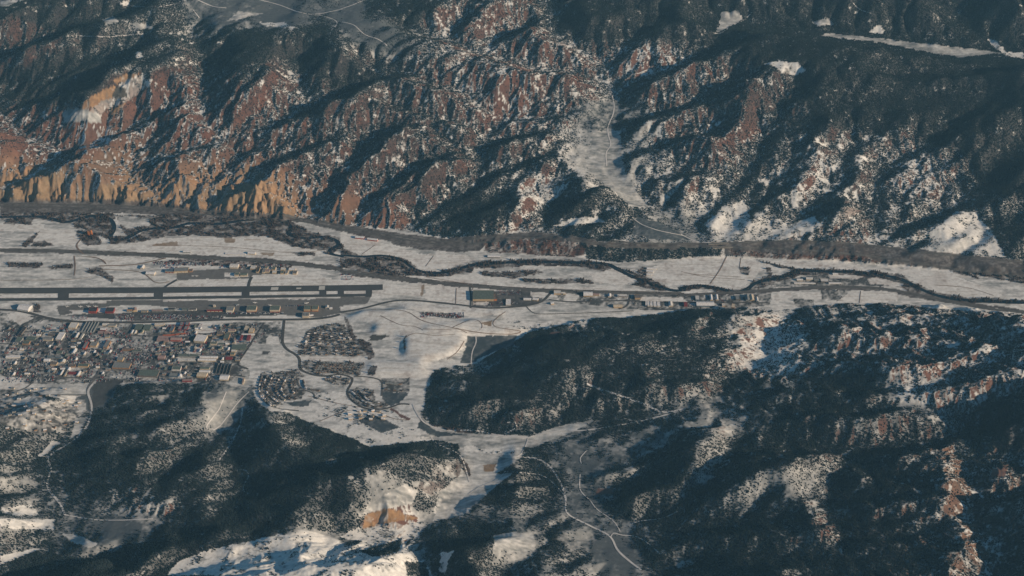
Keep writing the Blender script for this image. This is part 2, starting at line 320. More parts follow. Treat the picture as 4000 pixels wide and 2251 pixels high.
    STRIPE = STRIPE + (np.sqrt(b2) - .7) * 50 * smooth(4900, 5400, CY) * (.4 + .8 * fbm(CX, CY, 800, 2, 733)) * (1 - smooth(260, 330, env) * .5)
    # the gravel mesa between the airport and the near hills, and its river terraces
    for poly, up in ((D('E', [(50, 945), (180, 895), (500, 885), (900, 975), (1150, 960), (1400, 1035), (1340, 1070), (950, 1080), (920, 1180), (800, 1250), (620, 1285), (480, 1250), (470, 1110), (370, 1075), (240, 1060), (255, 1005)]), 17), (D('E', [(200, 1290), (480, 1280), (620, 1290), (650, 1400), (450, 1400), (230, 1390)]), 9), (D('E', [(430, 840), (900, 858), (1230, 892), (1180, 932), (900, 925), (500, 885)]), 6), (D('E', [(640, 1020), (860, 1010), (940, 1040), (900, 1075), (760, 1090), (640, 1070)]), 7), (D('E', [(880, 960), (1040, 950), (1090, 1020), (920, 1000)]), 6)):
        m_ = in_poly(CX, CY, [at_height(p[0], p[1], 25) for p in poly]).astype(float)
        for _ in range(2): m_ = (np.roll(m_, 1, 0) + np.roll(m_, -1, 0) + np.roll(m_, 1, 1) + np.roll(m_, -1, 1) + m_) / 5
        h = h + m_ * up
    return h, inside, np.minimum(dn, ds), env, vd
CH, CIN, CFD, CENV, CVD = coarse_terrain()
def erode(H0, fixed, active, limit, iters=22, Kdt=.012, dif=.02):
    """rain and streams: water collects downhill and cuts side valleys into the slopes"""
    ny, nx = H0.shape
    H = H0 + (fbm(CX, CY, 150, 4, 201) - .5) * 24 * smooth(0, 120, CVD) * active + (np.random.default_rng(8).random(H0.shape) - .5) * 1.5 * active
    idx = np.arange(ny * nx).reshape(ny, nx)
    nb = [(-1, -1), (-1, 0), (-1, 1), (0, -1), (0, 1), (1, -1), (1, 0), (1, 1)]
    act = active.reshape(-1)
    up = smooth(20, 200, CVD) * active * .8
    for it in range(iters):
        H = H + up
        for _ in range(12):
            mn = np.full(H.shape, 1e9)
            for dy, dx in nb: mn = np.minimum(mn, np.roll(np.roll(H, -dy, 0), -dx, 1))
            H = np.where(active & (H <= mn), mn + .15, H)
        best = np.zeros(H.shape); rec = idx.copy(); dist = np.full(H.shape, GS)
        for dy, dx in nb:
            sh = np.roll(np.roll(H, -dy, 0), -dx, 1); dd = GS * math.hypot(dx, dy)
            sl = (H - sh) / dd
            m = sl > best
            best = np.where(m, sl, best); rec = np.where(m, np.roll(np.roll(idx, -dy, 0), -dx, 1), rec); dist = np.where(m, dd, dist)
        Hf = H.reshape(-1); order = np.argsort(Hf); order = order[act[order]]
        r = rec.reshape(-1); ol = order.tolist(); rl = r.tolist()
        A = [1.0] * (ny * nx)
        for c in reversed(ol):
            q = rl[c]
            if q != c: A[q] += A[c]
        F = (Kdt * np.sqrt(np.minimum(np.array(A), 600.) * GS * GS) / dist.reshape(-1))
        Fl = F.tolist(); hl = Hf.tolist()
        for c in ol:
            q = rl[c]
            if q != c:
                f = Fl[c]; h = (hl[c] + f * hl[q]) / (1 + f)
                hl[c] = h
        H = np.array(hl).reshape(ny, nx)
        H = np.maximum(H, limit)
        lap = np.roll(H, 1, 0) + np.roll(H, -1, 0) + np.roll(H, 1, 1) + np.roll(H, -1, 1) - 4 * H
        H = np.where(active, H + dif * lap, H0)
    return H
CH = CH + STRIPE * smooth(10, 120, CVD) * smooth(30, 160, CFD) * (~CIN)
_act = (~CIN) & (np.abs(CX) < .47 * (CY * cos(PITCH) + 3850 * sin(PITCH))) & (CY > 3000) & (CY < 9000)
CH = erode(CH, CIN, _act, CH - np.clip(CVD * .9, 0, 80))

def bspline(A, X, Y):
    fx = (X - GX0) / GS; fy = (Y - GY0) / GS
    fx = np.clip(fx, 1.01, A.shape[1] - 3.01); fy = np.clip(fy, 1.01, A.shape[0] - 3.01)
    ix = fx.astype(int); iy = fy.astype(int); tx = fx - ix; ty = fy - iy
    def wts(t): return ((1 - t) ** 3 / 6, (3 * t ** 3 - 6 * t ** 2 + 4) / 6, (-3 * t ** 3 + 3 * t ** 2 + 3 * t + 1) / 6, t ** 3 / 6)
    WX = wts(tx); WY = wts(ty); out = 0
    for j in range(4):
        r = 0
        for i in range(4): r = r + WX[i] * A[iy + j - 1, ix + i - 1]
        out = out + WY[j] * r
    return out

# ------------------------------------------------------------------ fine terrain sheet (dense where seen, coarse out to the horizon)
NS, NR = 1120, 760
s_in = np.linspace(-.392, .392, NS)
st = s_in[1] - s_in[0]
so = .392 + np.cumsum(st * 1.14 ** np.arange(1, 62))
so = so[so < 9]
s_all = np.concatenate([-so[::-1], s_in, so])
ang = np.linspace(math.atan2(3850, 3230), math.atan2(3850, 8700), NR)
y_in = 3850 / np.tan(ang)
yst = y_in[-1] - y_in[-2]
yo = y_in[-1] + np.cumsum(yst * 1.13 ** np.arange(1, 60)); yo = yo[yo < 90000]
yn = y_in[0] - np.cumsum((y_in[1] - y_in[0]) * 1.2 ** np.arange(1, 60)); yn = yn[yn > -40000]
y_all = np.concatenate([yn[::-1], y_in, yo])
def Wf(Y): return np.maximum(Y, 0) * cos(PITCH) + 3850 * sin(PITCH) + np.maximum(-Y, 0) * .5
SS, YY = np.meshgrid(s_all, y_all)
TX = SS * Wf(YY); TY = YY
core = (TX > GX0 + 60) & (TX < GX1 - 60) & (TY > GY0 + 60) & (TY < GY1 - 60)
edge = np.minimum(np.minimum(TX - GX0, GX1 - TX), np.minimum(TY - GY0, GY1 - TY))
bw = smooth(60, 900, edge)
far = 120 + 650 * fbm(TX, TY, 3800, 5, 77) * smooth(7000, 12000, TY + abs(TX) * .5)
TH = bspline(CH, TX, TY) * bw + far * (1 - bw)
INS = bspline(CIN.astype(float), TX, TY) * (bw > .5)
FD = bspline(CFD, TX, TY)
def grads(H):
    hs = np.gradient(H, axis=1) / np.gradient(s_all)[None, :]
    hy = np.gradient(H, axis=0) / np.gradient(y_all)[:, None]
    Wv = Wf(YY); dW = np.gradient(Wf(y_all)) / np.gradient(y_all)
    gxx = hs / Wv
    return gxx, hy - SS * dW[:, None] / Wv * hs
U0, V0 = project(TX, TY, TH)

# region table: (u, v, tree density, bare soil, tan rock, sage brush)
REG = [(100, 30, .9, .2, 0, .2), (300, 40, .8, .1, 0, .2), (700, 40, .0, 0, 0, 1), (560, 30, .02, 0, 0, .85), (900, 50, .0, 0, 0, 1), (960, 80, .05, 0, 0, 1), (1010, 40, .8, .1, 0, .2), (330, 60, .5, .1, 0, .3), (350, 140, .6, .1, 0, .3), (300, 100, .7, .1, 0, .3),
 (150, 200, .95, .3, 0, 0), (60, 90, .5, .7, 0, 0), (100, 340, .2, .8, 0, 0), (220, 340, .03, 1, .1, 0), (400, 250, .2, .65, 0, 0), (450, 330, .2, .75, 0, 0), (620, 120, .9, .2, 0, 0), (760, 120, .8, .3, 0, 0), (850, 170, .8, .2, 0, 0), (620, 260, .35, .55, 0, 0), (700, 220, .35, .5, 0, 0), (620, 350, .3, .65, .1, 0),
 (250, 440, .1, .85, .4, 0), (100, 480, 0, 1, 1, 0), (300, 480, 0, 1, 1, 0), (640, 500, 0, 1, 1, 0), (450, 480, .03, 1, .8, 0), (400, 420, .3, .7, .3, 0), (850, 540, .1, .9, .3, 0), (950, 560, .1, .9, .1, 0), (800, 400, .45, .5, 0, 0), (900, 330, .5, .4, 0, 0), (1000, 400, .5, .45, 0, 0), (1050, 500, .6, .35, 0, 0), (1200, 540, .75, .15, 0, 0),
 (1120, 80, .3, .5, 0, 0), (1300, 100, .3, .5, 0, 0), (1420, 140, .3, .5, 0, 0), (1250, 230, .15, .75, 0, 0), (1300, 250, .15, .7, 0, 0), (1150, 250, .4, .5, 0, 0), (1380, 250, .4, .5, 0, 0), (1100, 350, .5, .4, 0, 0), (1350, 400, .5, .35, 0, 0), (1380, 480, .1, .25, 0, 0), (1500, 370, .06, 0, 0, .42), (1530, 300, .1, 0, 0, .75), (1515, 420, .05, 0, 0, .5), (1450, 520, .8, .05, 0, 0), (1550, 560, .5, .05, 0, .2), (1680, 590, .1, 0, 0, .6),
 (1620, 160, .1, .6, 0, 0), (1500, 60, .85, .1, 0, 0), (1700, 50, .9, .05, 0, 0), (1650, 230, .45, .4, 0, 0), (1750, 330, .4, .5, 0, 0), (1850, 330, .35, .6, 0, 0), (1900, 250, .6, .5, 0, 0), (2150, 250, .97, .05, 0, 0), (2300, 190, .95, 0, 0, 0), (2400, 60, .97, 0, 0, 0), (2100, 30, .97, 0, 0, 0), (2450, 300, .92, .1, 0, 0), (2550, 250, .95, .1, 0, 0), (2000, 120, .8, 0, 0, .3),
 (2200, 420, .4, .25, 0, 0), (2300, 440, .2, .4, 0, 0), (2000, 430, .2, .3, 0, 0), (1930, 400, .5, .2, 0, 0), (1900, 480, .5, .1, 0, 0), (1850, 550, .12, .05, 0, .3), (2100, 540, .35, .1, 0, .2), (2250, 530, .4, .15, 0, .2), (2430, 600, 0, 0, 0, .05), (2520, 580, .7, .1, 0, 0), (2550, 400, .9, .1, 0, 0), (2100, 630, .25, .7, 0, .2), (1600, 620, .2, .3, 0, .4), (1300, 605, .15, .6, 0, .3),
 (1600, 800, .92, 0, 0, 0), (1400, 870, .95, 0, 0, 0), (1700, 870, .75, .15, 0, .1), (1550, 950, .8, .15, 0, .1), (1750, 950, .72, .15, 0, .1), (1250, 1000, .85, .1, 0, 0), (1300, 940, .8, 0, 0, 0), (1120, 960, .4, .1, 0, .2), (1230, 880, .08, 0, 0, .8), (1220, 910, .3, 0, 0, .4), (1350, 1060, .85, .15, 0, 0), (1550, 1020, .7, .1, 0, .2), (1450, 800, .2, .2, 0, .1),
 (1450, 1120, .15, 0, 0, .8), (1650, 1090, .1, 0, 0, .75), (1800, 1050, .08, .1, 0, .6), (1950, 900, .05, .2, 0, .1), (1990, 860, .05, .1, 0, .1), (2050, 850, .2, .2, 0, .1), (2200, 860, .25, .3, 0, 0), (2350, 900, .3, .35, 0, 0), (2450, 950, .25, .3, 0, 0), (2150, 1000, .7, .1, 0, 0), (2300, 980, .1, .2, 0, 0), (2550, 900, .2, .3, 0, 0), (2530, 1080, .85, .1, 0, 0), (2250, 1100, .6, .15, 0, 0), (2000, 1100, .7, .1, 0, .2), (1900, 1150, .6, .1, 0, .3),
 (1750, 1150, .4, 0, 0, .5), (1950, 1220, .25, 0, 0, .55), (1700, 1200, .75, 0, 0, .2), (1600, 1250, .9, .05, 0, 0), (2250, 1200, .62, .15, 0, 0), (2380, 1180, .42, .28, .3, 0), (2350, 1280, .45, .25, .2, 0), (2500, 1180, .5, .35, .2, 0), (2200, 1350, .68, .15, 0, 0), (2450, 1350, .4, .28, .3, 0), (2400, 1420, .5, .25, .2, 0), (1900, 1400, .72, .05, 0, 0), (1700, 1420, .5, 0, 0, .4), (2050, 1330, .5, .2, 0, .2),
 (1500, 1180, .03, 0, 0, .95), (1500, 1260, .08, 0, 0, .9), (1560, 1400, .03, 0, 0, 1), (1350, 1190, .6, 0, 0, .3), (1300, 1240, .7, 0, 0, 0), (1300, 1310, .15, 0, 0, .75), (1200, 1390, .97, 0, 0, 0), (1300, 1390, .1, 0, 0, .6), (1420, 1380, .5, 0, 0, .4), (1500, 1330, .1, 0, 0, .8), (1000, 1150, .92, 0, 0, 0), (850, 1150, .9, 0, 0, 0), (700, 1120, .75, 0, 0, .1), (850, 1250, .98, 0, 0, 0),
 (970, 1240, .2, 0, 0, .4), (1000, 1270, .1, .3, 0, .2), (1000, 1310, 0, .35, 0, 0), (1080, 1230, .5, .1, 0, 0), (1060, 1260, .8, 0, 0, 0), (1130, 1270, 0, 0, 0, 0), (700, 1400, 0, 0, 0, .03), (600, 1430, 0, 0, 0, .1), (800, 1370, 0, 0, 0, .03), (940, 1400, .03, 0, 0, .05), (850, 1300, .8, 0, 0, 0), (500, 1200, .8, 0, 0, .1), (400, 1130, .5, .1, 0, .2), (350, 1200, .9, 0, 0, .1), (300, 1060, .4, 0, 0, .4), (400, 1010, .45, .1, 0, .1), (480, 990, .4, .1, 0, 0),
 (550, 1000, .05, 0, 0, .8), (590, 1050, .1, 0, 0, .8), (240, 1000, .0, 0, 0, 1), (350, 1250, .5, .25, 0, 0), (350, 1280, .2, .25, 0, 0), (100, 1050, .65, 0, 0, .8), (60, 1000, .4, 0, 0, .8), (60, 1120, .6, 0, 0, .8), (150, 1120, .5, 0, 0, .3), (40, 1150, .6, 0, 0, .3), (40, 1210, .4, 0, 0, .3), (60, 1310, .3, 0, 0, .5), (60, 1360, .5, .1, 0, .1), (300, 1330, .0, 0, 0, 1), (200, 1360, .1, 0, 0, .9), (250, 1420, .97, 0, 0, 0), (450, 1390, .95, 0, 0, 0), (100, 1430, .95, 0, 0, 0), (600, 1320, .92, 0, 0, 0), (700, 1250, .85, 0, 0, 0)]
def regions(U, V):
    acc = np.zeros((4,) + U.shape, np.float32); ws = np.zeros(U.shape, np.float32)
    un = U + (fbm(TX, TY, 130, 3, 51) - .5) * 60; vn = V + (fbm(TX, TY, 130, 3, 61) - .5) * 40
    un = un.astype(np.float32); vn = vn.astype(np.float32)
    for r in REG:
        d2 = ((un - r[0]) * .8) ** 2 + ((vn - r[1]) * 1.25) ** 2
        w = 1 / (d2 + 60) ** 2
        ws += w
        for k in range(4):
            if r[2 + k]: acc[k] += w * r[2 + k]
    return acc / ws
TREE, BARE, TAN, SAGE = regions(U0, V0)
HILL = (1 - smooth(.3, .7, INS))
TREE = np.where((V0 < 700) & (TAN < .3), np.clip(TREE * 1.15 + .06 * (TREE > .06), 0, 1), TREE)
SAGE = np.where(V0 > 760, np.maximum(SAGE, np.where(V0 > 940, .74, .52) * (1 - smooth(.1, .5, BARE)) * smooth(.05, .2, TREE)), np.maximum(SAGE, .22 * (1 - smooth(.1, .5, BARE))))

# branching gullies cut down the slopes
def gully(px, py, dx, dy, seed):
    ix = np.floor(px); iy = np.floor(py); fx = (px - ix).astype(np.float32); fy = (py - iy).astype(np.float32)
    ix = ix.astype(np.int64); iy = iy.astype(np.int64)
    va = np.zeros(px.shape, np.float32); wt = np.zeros(px.shape, np.float32)
    for i in range(-1, 3):
        for j in range(-1, 3):
            cx = ix + i; cy = iy + j
            hx = _T[(cy + seed) & 511, (cx + seed * 3) & 511] - .5; hy = _T[(cy + 200 + seed) & 511, (cx + 77 + seed) & 511] - .5
            qx = fx - i + hx * .5 - .0; qy = fy - j + hy * .5
            w = np.exp(-(qx * qx + qy * qy) * 2.2)
            va += np.cos((qx * dx + qy * dy) * 6.2832) * w; wt += w
    return va / wt
BASE = TH.copy()
rough = HILL * np.clip(.35 + BARE * .75 - SAGE * .3, .12, 1.1) * np.where(V0 < 700, 1.0, 1.9)
rough = rough * np.where(bw > .3, 1, .5) * (1 + .9 * smooth(.4, .9, TAN)) * np.where((V0 < 700) & (BARE > .3), 1.35, 1)
for lam, amp, sd in ((150., 11., 5), (80., 6.0, 9), (38., 2.4, 17), (18., 1.3, 29)):
    gX, gY = grads(TH)
    m = np.hypot(gX, gY) + 1e-5
    st_ = smooth(.04, .42, m) * (np.where(V0 < 700, .6, .8) if lam > 70 else 1.0)
    g = gully(TX / lam, TY / lam, (-gY / m).astype(np.float32), (gX / m).astype(np.float32), sd)
    TH = TH + g * amp * st_ * rough
TH = TH + HILL * (fbm(TX, TY, 40, 3, 88) - .5) * 5 * np.clip(rough, .3, 1)
# flat top for the far sage plateau and the quarry bench
gX, gY = grads(TH)
SLOPE = np.hypot(gX, gY)
PU, PV = project(TX, TY, TH)

def H_at(X, Y):
    X = np.asarray(X, float); Y = np.asarray(Y, float)
    j = np.interp(Y, y_all, np.arange(len(y_all))); s = X / Wf(Y); i = np.interp(s, s_all, np.arange(len(s_all)))
    j0 = np.clip(j.astype(int), 0, len(y_all) - 2); i0 = np.clip(i.astype(int), 0, len(s_all) - 2); a = j - j0; b = i - i0
    return (TH[j0, i0] * (1 - b) + TH[j0, i0 + 1] * b) * (1 - a) + (TH[j0 + 1, i0] * (1 - b) + TH[j0 + 1, i0 + 1] * b) * a
def ground(u, v):
    """where a sight line meets the terrain"""
    u = np.atleast_1d(np.asarray(u, float)); v = np.atleast_1d(np.asarray(v, float))
    dx, dy, dz = ray(u, v)
    t0 = (820 - CAMH) / dz; t1 = (-5 - CAMH) / dz
    ts = t0 + (t1 - t0) * np.linspace(0, 1, 260)[:, None]
    below = (CAMH + ts * dz) < H_at(ts * dx, ts * dy)
    k = np.where(below.any(0), below.argmax(0), 259); k = np.maximum(k, 1)
    n = np.arange(len(u)); lo = ts[k - 1, n]; hi = ts[k, n]
    for _ in range(12):
        mid = (lo + hi) / 2; b = (CAMH + mid * dz) < H_at(mid * dx, mid * dy)
        hi = np.where(b, mid, hi); lo = np.where(b, lo, mid)
    t = (lo + hi) / 2
    return dx * t, dy * t

# ------------------------------------------------------------------ traced areas of the valley floor, woods and clearings
PAINT = [
 ('K', 'D', [(0, 55), (900, 60), (1250, 90), (1500, 130), (2100, 175), (2576, 240), (2576, 300), (2300, 235), (2000, 195), (1500, 190), (1300, 175), (900, 160), (0, 165)]),
 ('K', 'E', [(0, 240), (500, 320), (800, 350), (1100, 320), (1450, 300), (1750, 330), (2000, 380), (2576, 385), (2576, 435), (2000, 418), (1600, 358), (1100, 390), (1050, 440), (900, 455), (600, 430), (400, 400), (380, 370), (200, 350), (0, 290)]),
 ('R', 'E', [(1080, 385), (1250, 375), (1420, 345), (1650, 365), (1830, 395), (1830, 480), (1720, 500), (1300, 475), (1080, 450)]),
 ('W', 'E', [(1830, 405), (2100, 425), (2576, 435), (2576, 500), (2100, 530), (1850, 505)]), ('W', 'F', [(0, 420), (300, 430), (300, 478), (0, 495)]),
 ('K', 'F', [(0, 385), (900, 360), (1500, 400), (2100, 470), (2576, 515), (2576, 650), (2100, 600), (1500, 530), (1000, 490), (330, 475), (330, 425), (0, 420)]),
 ('R', 'F', [(350, 435), (1000, 480), (1400, 480), (1450, 520), (1100, 510), (700, 500), (400, 475)]),
 ('K', 'F', [(2204, 130), (2214, 130), (2204, 250), (2194, 250)]), ('B', 'F', [(2000, 590), (2576, 640), (2576, 690), (2250, 660)]),
 ('B', 'D', [(0, 160), (850, 165), (870, 200), (800, 235), (640, 230), (480, 240), (300, 205), (0, 215)]),
 ('B', 'D', [(550, 195), (680, 175), (830, 195), (850, 300), (800, 360), (680, 290), (560, 270)]),
 ('B', 'D', [(870, 175), (1100, 180), (1300, 170), (2000, 190), (2180, 215), (2330, 300), (2540, 340), (2576, 420), (2480, 470), (2200, 410), (1900, 325), (1700, 345), (1500, 325), (1250, 335), (1050, 375), (830, 395), (820, 340), (950, 330), (900, 250)]),
 ('g', 'D', [(890, 180), (1130, 200), (1120, 250), (960, 280), (890, 240)]),
 ('S', 'D', [(1330, 255), (1400, 228), (1480, 228), (1475, 248), (1330, 265)]), ('S', 'D', [(930, 350), (1080, 290), (1050, 320), (980, 350)]),
 ('S', 'D', [(0, 250), (340, 240), (340, 295), (120, 305), (0, 300)]), ('B', 'D', [(60, 200), (240, 205), (240, 245), (30, 245)]), ('g', 'D', [(0, 300), (270, 292), (200, 400), (0, 415)]), ('S', 'D', [(290, 290), (560, 280), (590, 400), (220, 412)]),
 ('B', 'D', [(250, 375), (330, 365), (390, 395), (400, 412), (230, 412)]), ('B', 'D', [(570, 290), (740, 300), (760, 400), (640, 400), (580, 330)]),
 ('B', 'D', [(160, 410), (220, 340), (300, 290), (240, 380), (200, 415)]),
 ('S', 'D', [(780, 400), (1050, 380), (1250, 345), (1700, 342), (2000, 333), (2200, 412), (2450, 440), (2300, 525), (1900, 490), (1200, 450), (800, 430)]),
 ('T', 'D', [(1140, 408), (1160, 392), (1330, 372), (1340, 408)]), ('B', 'D', [(2200, 460), (2360, 450), (2370, 482), (2240, 482)]), ('T', 'D', [(1950, 455), (2060, 455), (2050, 480), (1980, 478)]), ('T', 'D', [(1680, 345), (1770, 350), (1760, 385), (1690, 380)]), ('T', 'D', [(1830, 355), (1960, 355), (1960, 366), (1830, 366)]),
 ('K', 'D', [(0, 425), (600, 440), (1300, 465), (2000, 500), (2576, 560), (2576, 600), (2200, 555), (1700, 525), (1200, 495), (600, 465), (0, 458)]),
 ('S', 'D', [(560, 475), (1240, 505), (900, 540), (800, 545), (740, 500)]), ('g', 'D', [(0, 470), (560, 478), (560, 630), (0, 630)]), ('B', 'D', [(60, 530), (340, 540), (300, 575), (60, 565)]), ('B', 'D', [(350, 565), (560, 545), (540, 575), (380, 580)]), ('B', 'D', [(640, 600), (720, 560), (780, 580), (860, 650), (850, 690), (790, 640)]),
 ('R', 'D', [(1150, 525), (1400, 505), (1750, 520), (2200, 545), (2180, 575), (1600, 555), (1200, 545)]),
 ('g', 'D', [(0, 640), (700, 640), (690, 715), (0, 718)]), ('A', 'D', [(1330, 600), (1700, 575), (1850, 560), (2200, 610), (1910, 625), (1890, 650), (1670, 655), (1330, 662)]), ('S', 'D', [(1680, 610), (1870, 615), (1870, 640), (1690, 640)]),
 ('S', 'D', [(1260, 660), (1880, 655), (1860, 710), (1230, 720)]), ('S', 'D', [(1900, 630), (2250, 610), (2400, 620), (2576, 680), (2576, 705), (1880, 712)]), ('S', 'E', [(0, 610), (120, 630), (350, 665), (0, 695)]),
 ('A', 'D', [(420, 860), (850, 815), (1450, 812), (2576, 798), (2576, 905), (2400, 945), (2130, 925), (1650, 885), (1450, 885), (1100, 850), (850, 855), (450, 930)]), ('A', 'E', [(0, 780), (230, 790), (200, 840), (0, 850)]),
 ('P', 'D', [(860, 915), (1040, 900), (1650, 885), (2110, 925), (1660, 950), (1600, 960), (1000, 968), (500, 930), (700, 900)]),
 ('g', 'D', [(0, 820), (430, 825), (410, 920), (120, 890), (0, 885)]), ('S', 'D', [(520, 890), (680, 890), (680, 915), (540, 915)]), ('B', 'D', [(250, 840), (300, 850), (300, 900), (250, 900)]),
 ('S', 'D', [(0, 772), (425, 768), (438, 782), (425, 797), (0, 804)]), ('S', 'D', [(525, 770), (1150, 758), (1160, 772), (1140, 784), (700, 797), (515, 795)]), ('S', 'D', [(1240, 762), (1800, 752), (1818, 764), (1800, 776), (1230, 786)]), ('S', 'D', [(1885, 752), (2385, 743), (2400, 756), (2385, 768), (1880, 774)]), ('S', 'E', [(0, 744), (185, 740), (195, 758), (185, 773), (0, 776)]), ('S', 'D', [(2465, 748), (2576, 746), (2576, 770), (2465, 768)]),
 ('S', 'D', [(490, 820), (800, 818), (800, 835), (490, 838)]), ('S', 'D', [(1220, 810), (1460, 806), (1460, 820), (1220, 822)]), ('S', 'D', [(1560, 807), (1800, 802), (1800, 813), (1560, 818)]), ('S', 'D', [(1880, 798), (2100, 795), (2100, 811), (1880, 812)]), ('S', 'D', [(2170, 796), (2370, 793), (2370, 808), (2170, 811)]),
 ('S', 'D', [(1680, 940), (2110, 932), (2110, 955), (1690, 962)]),
 ('S', 'E', [(320, 708), (620, 690), (630, 700), (612, 785), (270, 770), (230, 740), (330, 735)]), ('S', 'E', [(630, 690), (980, 720), (975, 850), (640, 805)]), ('T', 'E', [(612, 700), (632, 700), (616, 785), (600, 780)]),
 ('S', 'E', [(0, 300), (100, 320), (380, 400), (380, 420), (480, 430), (600, 470), (950, 470), (1020, 510), (800, 580), (700, 600), (600, 580), (450, 490), (300, 480), (150, 480), (0, 400)]),
 ('B', 'E', [(0, 420), (150, 480), (330, 475), (480, 500), (600, 590), (750, 600), (1000, 530), (1400, 505), (1900, 520), (2050, 550), (2300, 640), (2500, 740), (2400, 745), (2150, 690), (1950, 590), (1800, 560), (1400, 555), (1000, 600), (750, 640), (600, 650), (300, 640), (0, 560)]),
 ('S', 'E', [(600, 580), (700, 598), (690, 604), (600, 592)]), ('g', 'E', [(1020, 445), (1800, 495), (1850, 520), (1400, 505), (1020, 520)]),
 ('g', 'E', [(1000, 575), (1400, 562), (1850, 570), (1880, 640), (1650, 690), (1300, 670), (1000, 615)]), ('B', 'E', [(1040, 600), (1300, 600), (1480, 585), (1520, 610), (1300, 650), (1060, 630)]), ('B', 'E', [(1350, 655), (1700, 650), (1870, 660), (1900, 690), (1600, 690), (1400, 680)]),
 ('S', 'E', [(1880, 620), (2040, 575), (2250, 680), (2100, 700), (1900, 680)]), ('S', 'E', [(1000, 580), (1130, 565), (1120, 590), (1010, 600)]), ('S', 'E', [(1390, 570), (1480, 565), (1440, 590), (1370, 590)]),
 ('S', 'E', [(460, 625), (760, 640), (1300, 688), (1700, 715), (2200, 722), (2300, 742), (1400, 722), (700, 672)]),
 ('K', 'E', [(0, 585), (400, 635), (900, 685), (1400, 722), (1900, 742), (2576, 760), (2576, 785), (1900, 768), (1400, 752), (900, 716), (400, 668), (0, 620)]),
 ('S', 'E', [(2290, 590), (2450, 525), (2576, 500), (2576, 712), (2400, 680), (2270, 630)]), ('S', 'F', [(0, 500), (330, 482), (520, 492), (640, 560), (560, 640), (500, 690), (420, 728), (350, 712), (100, 700), (0, 710)]),
 ('B', 'E', [(2260, 560), (2320, 580), (2300, 640), (2220, 600)]),
 ('B', 'F', [(0, 715), (150, 695), (280, 718), (420, 742), (500, 715), (540, 665), (650, 640), (800, 610), (860, 575), (1150, 580), (1400, 590), (1650, 620), (1780, 700), (1960, 770), (2250, 800), (2576, 815), (2576, 840), (2200, 835), (1930, 815), (1760, 770), (1560, 680), (1300, 650), (900, 625), (800, 680), (640, 710), (520, 745), (430, 770), (150, 728), (0, 745)]),
 ('B', 'F', [(430, 570), (520, 560), (500, 620), (450, 610)]), ('B', 'F', [(640, 570), (680, 570), (680, 640), (640, 640)]), ('B', 'F', [(560, 500), (640, 530), (860, 570), (900, 590), (780, 580), (640, 540)]),
 ('S', 'F', [(660, 515), (1000, 530), (1350, 545), (1420, 600), (900, 562), (680, 525)]), ('S', 'F', [(1440, 540), (1700, 580), (2000, 600), (2200, 640), (1800, 660), (1640, 610)]),
 ('S', 'F', [(1790, 655), (2100, 645), (2300, 720), (2450, 792), (2200, 800), (1950, 762), (1780, 700)]), ('g', 'F', [(2200, 620), (2576, 690), (2576, 800), (2450, 760), (2300, 700)]),
 ('U', 'F', [(830, 650), (1050, 620), (1400, 640), (1700, 670), (1660, 710), (1100, 705), (700, 715), (700, 680)]), ('S', 'F', [(1100, 620), (1380, 630), (1330, 655), (1130, 650)]), ('S', 'F', [(1400, 650), (1470, 645), (1680, 690), (1650, 710), (1420, 690)]),
 ('K', 'F', [(0, 770), (500, 738), (1000, 705), (1500, 712), (1900, 780), (2300, 855), (2576, 870), (2576, 915), (2250, 890), (1850, 815), (1500, 745), (1000, 735), (500, 768), (0, 790)]),
 ('U', 'F', [(0, 785), (680, 765), (665, 850), (400, 885), (0, 880)]), ('S', 'F', [(680, 770), (820, 760), (840, 790), (700, 840), (670, 840)]), ('S', 'F', [(840, 755), (1040, 750), (1030, 790), (900, 800)]), ('U', 'F', [(840, 800), (1000, 810), (1000, 880), (860, 860)]), ('S', 'F', [(1280, 742), (1620, 752), (1630, 820), (1380, 842), (1180, 820)]), ('U', 'F', [(1050, 740), (1280, 742), (1180, 820), (1060, 810)]), ('g', 'F', [(1640, 780), (2100, 850), (2576, 900), (2450, 910), (1900, 880), (1640, 830)]), ('S', 'F', [(2480, 830), (2576, 845), (2576, 890), (2470, 870)]),
 ('s', 'F', [(2060, 150), (2200, 150), (2340, 300), (2440, 492), (2330, 490), (2260, 410), (2150, 345), (1950, 400), (1850, 320), (1980, 220)]),
 ('s', 'F', [(310, 130), (480, 60), (500, 150), (540, 260), (480, 330), (350, 350), (200, 290), (170, 240)]), ('s', 'F', [(560, 350), (700, 290), (1000, 180), (1060, 260), (900, 340), (700, 365)]),
 ('s', 'C', [(610, 475), (730, 460), (880, 470), (940, 530), (860, 572), (760, 550), (700, 500)]),
 ('g', 'C', [(975, 165), (1110, 140), (1160, 190), (1030, 195)]), ('s', 'C', [(1400, 235), (1500, 190), (1540, 230), (1500, 265)]), ('g', 'C', [(1100, 250), (1700, 312), (2200, 372), (2420, 400), (2100, 432), (1880, 400), (1500, 322), (1050, 272)]), ('s', 'C', [(2290, 290), (2360, 300), (2450, 390), (2576, 398), (2576, 440), (2480, 432), (2360, 370)]), ('g', 'C', [(300, 100), (430, 80), (470, 150), (350, 210), (250, 260), (280, 200)]),
 ('s', 'A', [(1940, 170), (2130, 172), (2260, 218), (2000, 198)]), ('g', 'A', [(1710, 150), (1790, 90), (1980, 100), (1700, 165)]), ('s', 'A', [(900, 30), (960, 0), (1000, 0), (960, 45)]), ('g', 'A', [(0, 0), (180, 0), (60, 50), (0, 50)]), ('s', 'A', [(1010, 400), (1050, 385), (1080, 430), (1020, 445)]), ('g', 'A', [(990, 180), (1100, 175), (1150, 215), (1020, 220)]), ('g', 'A', [(760, 150), (850, 120), (900, 160), (800, 190)]),
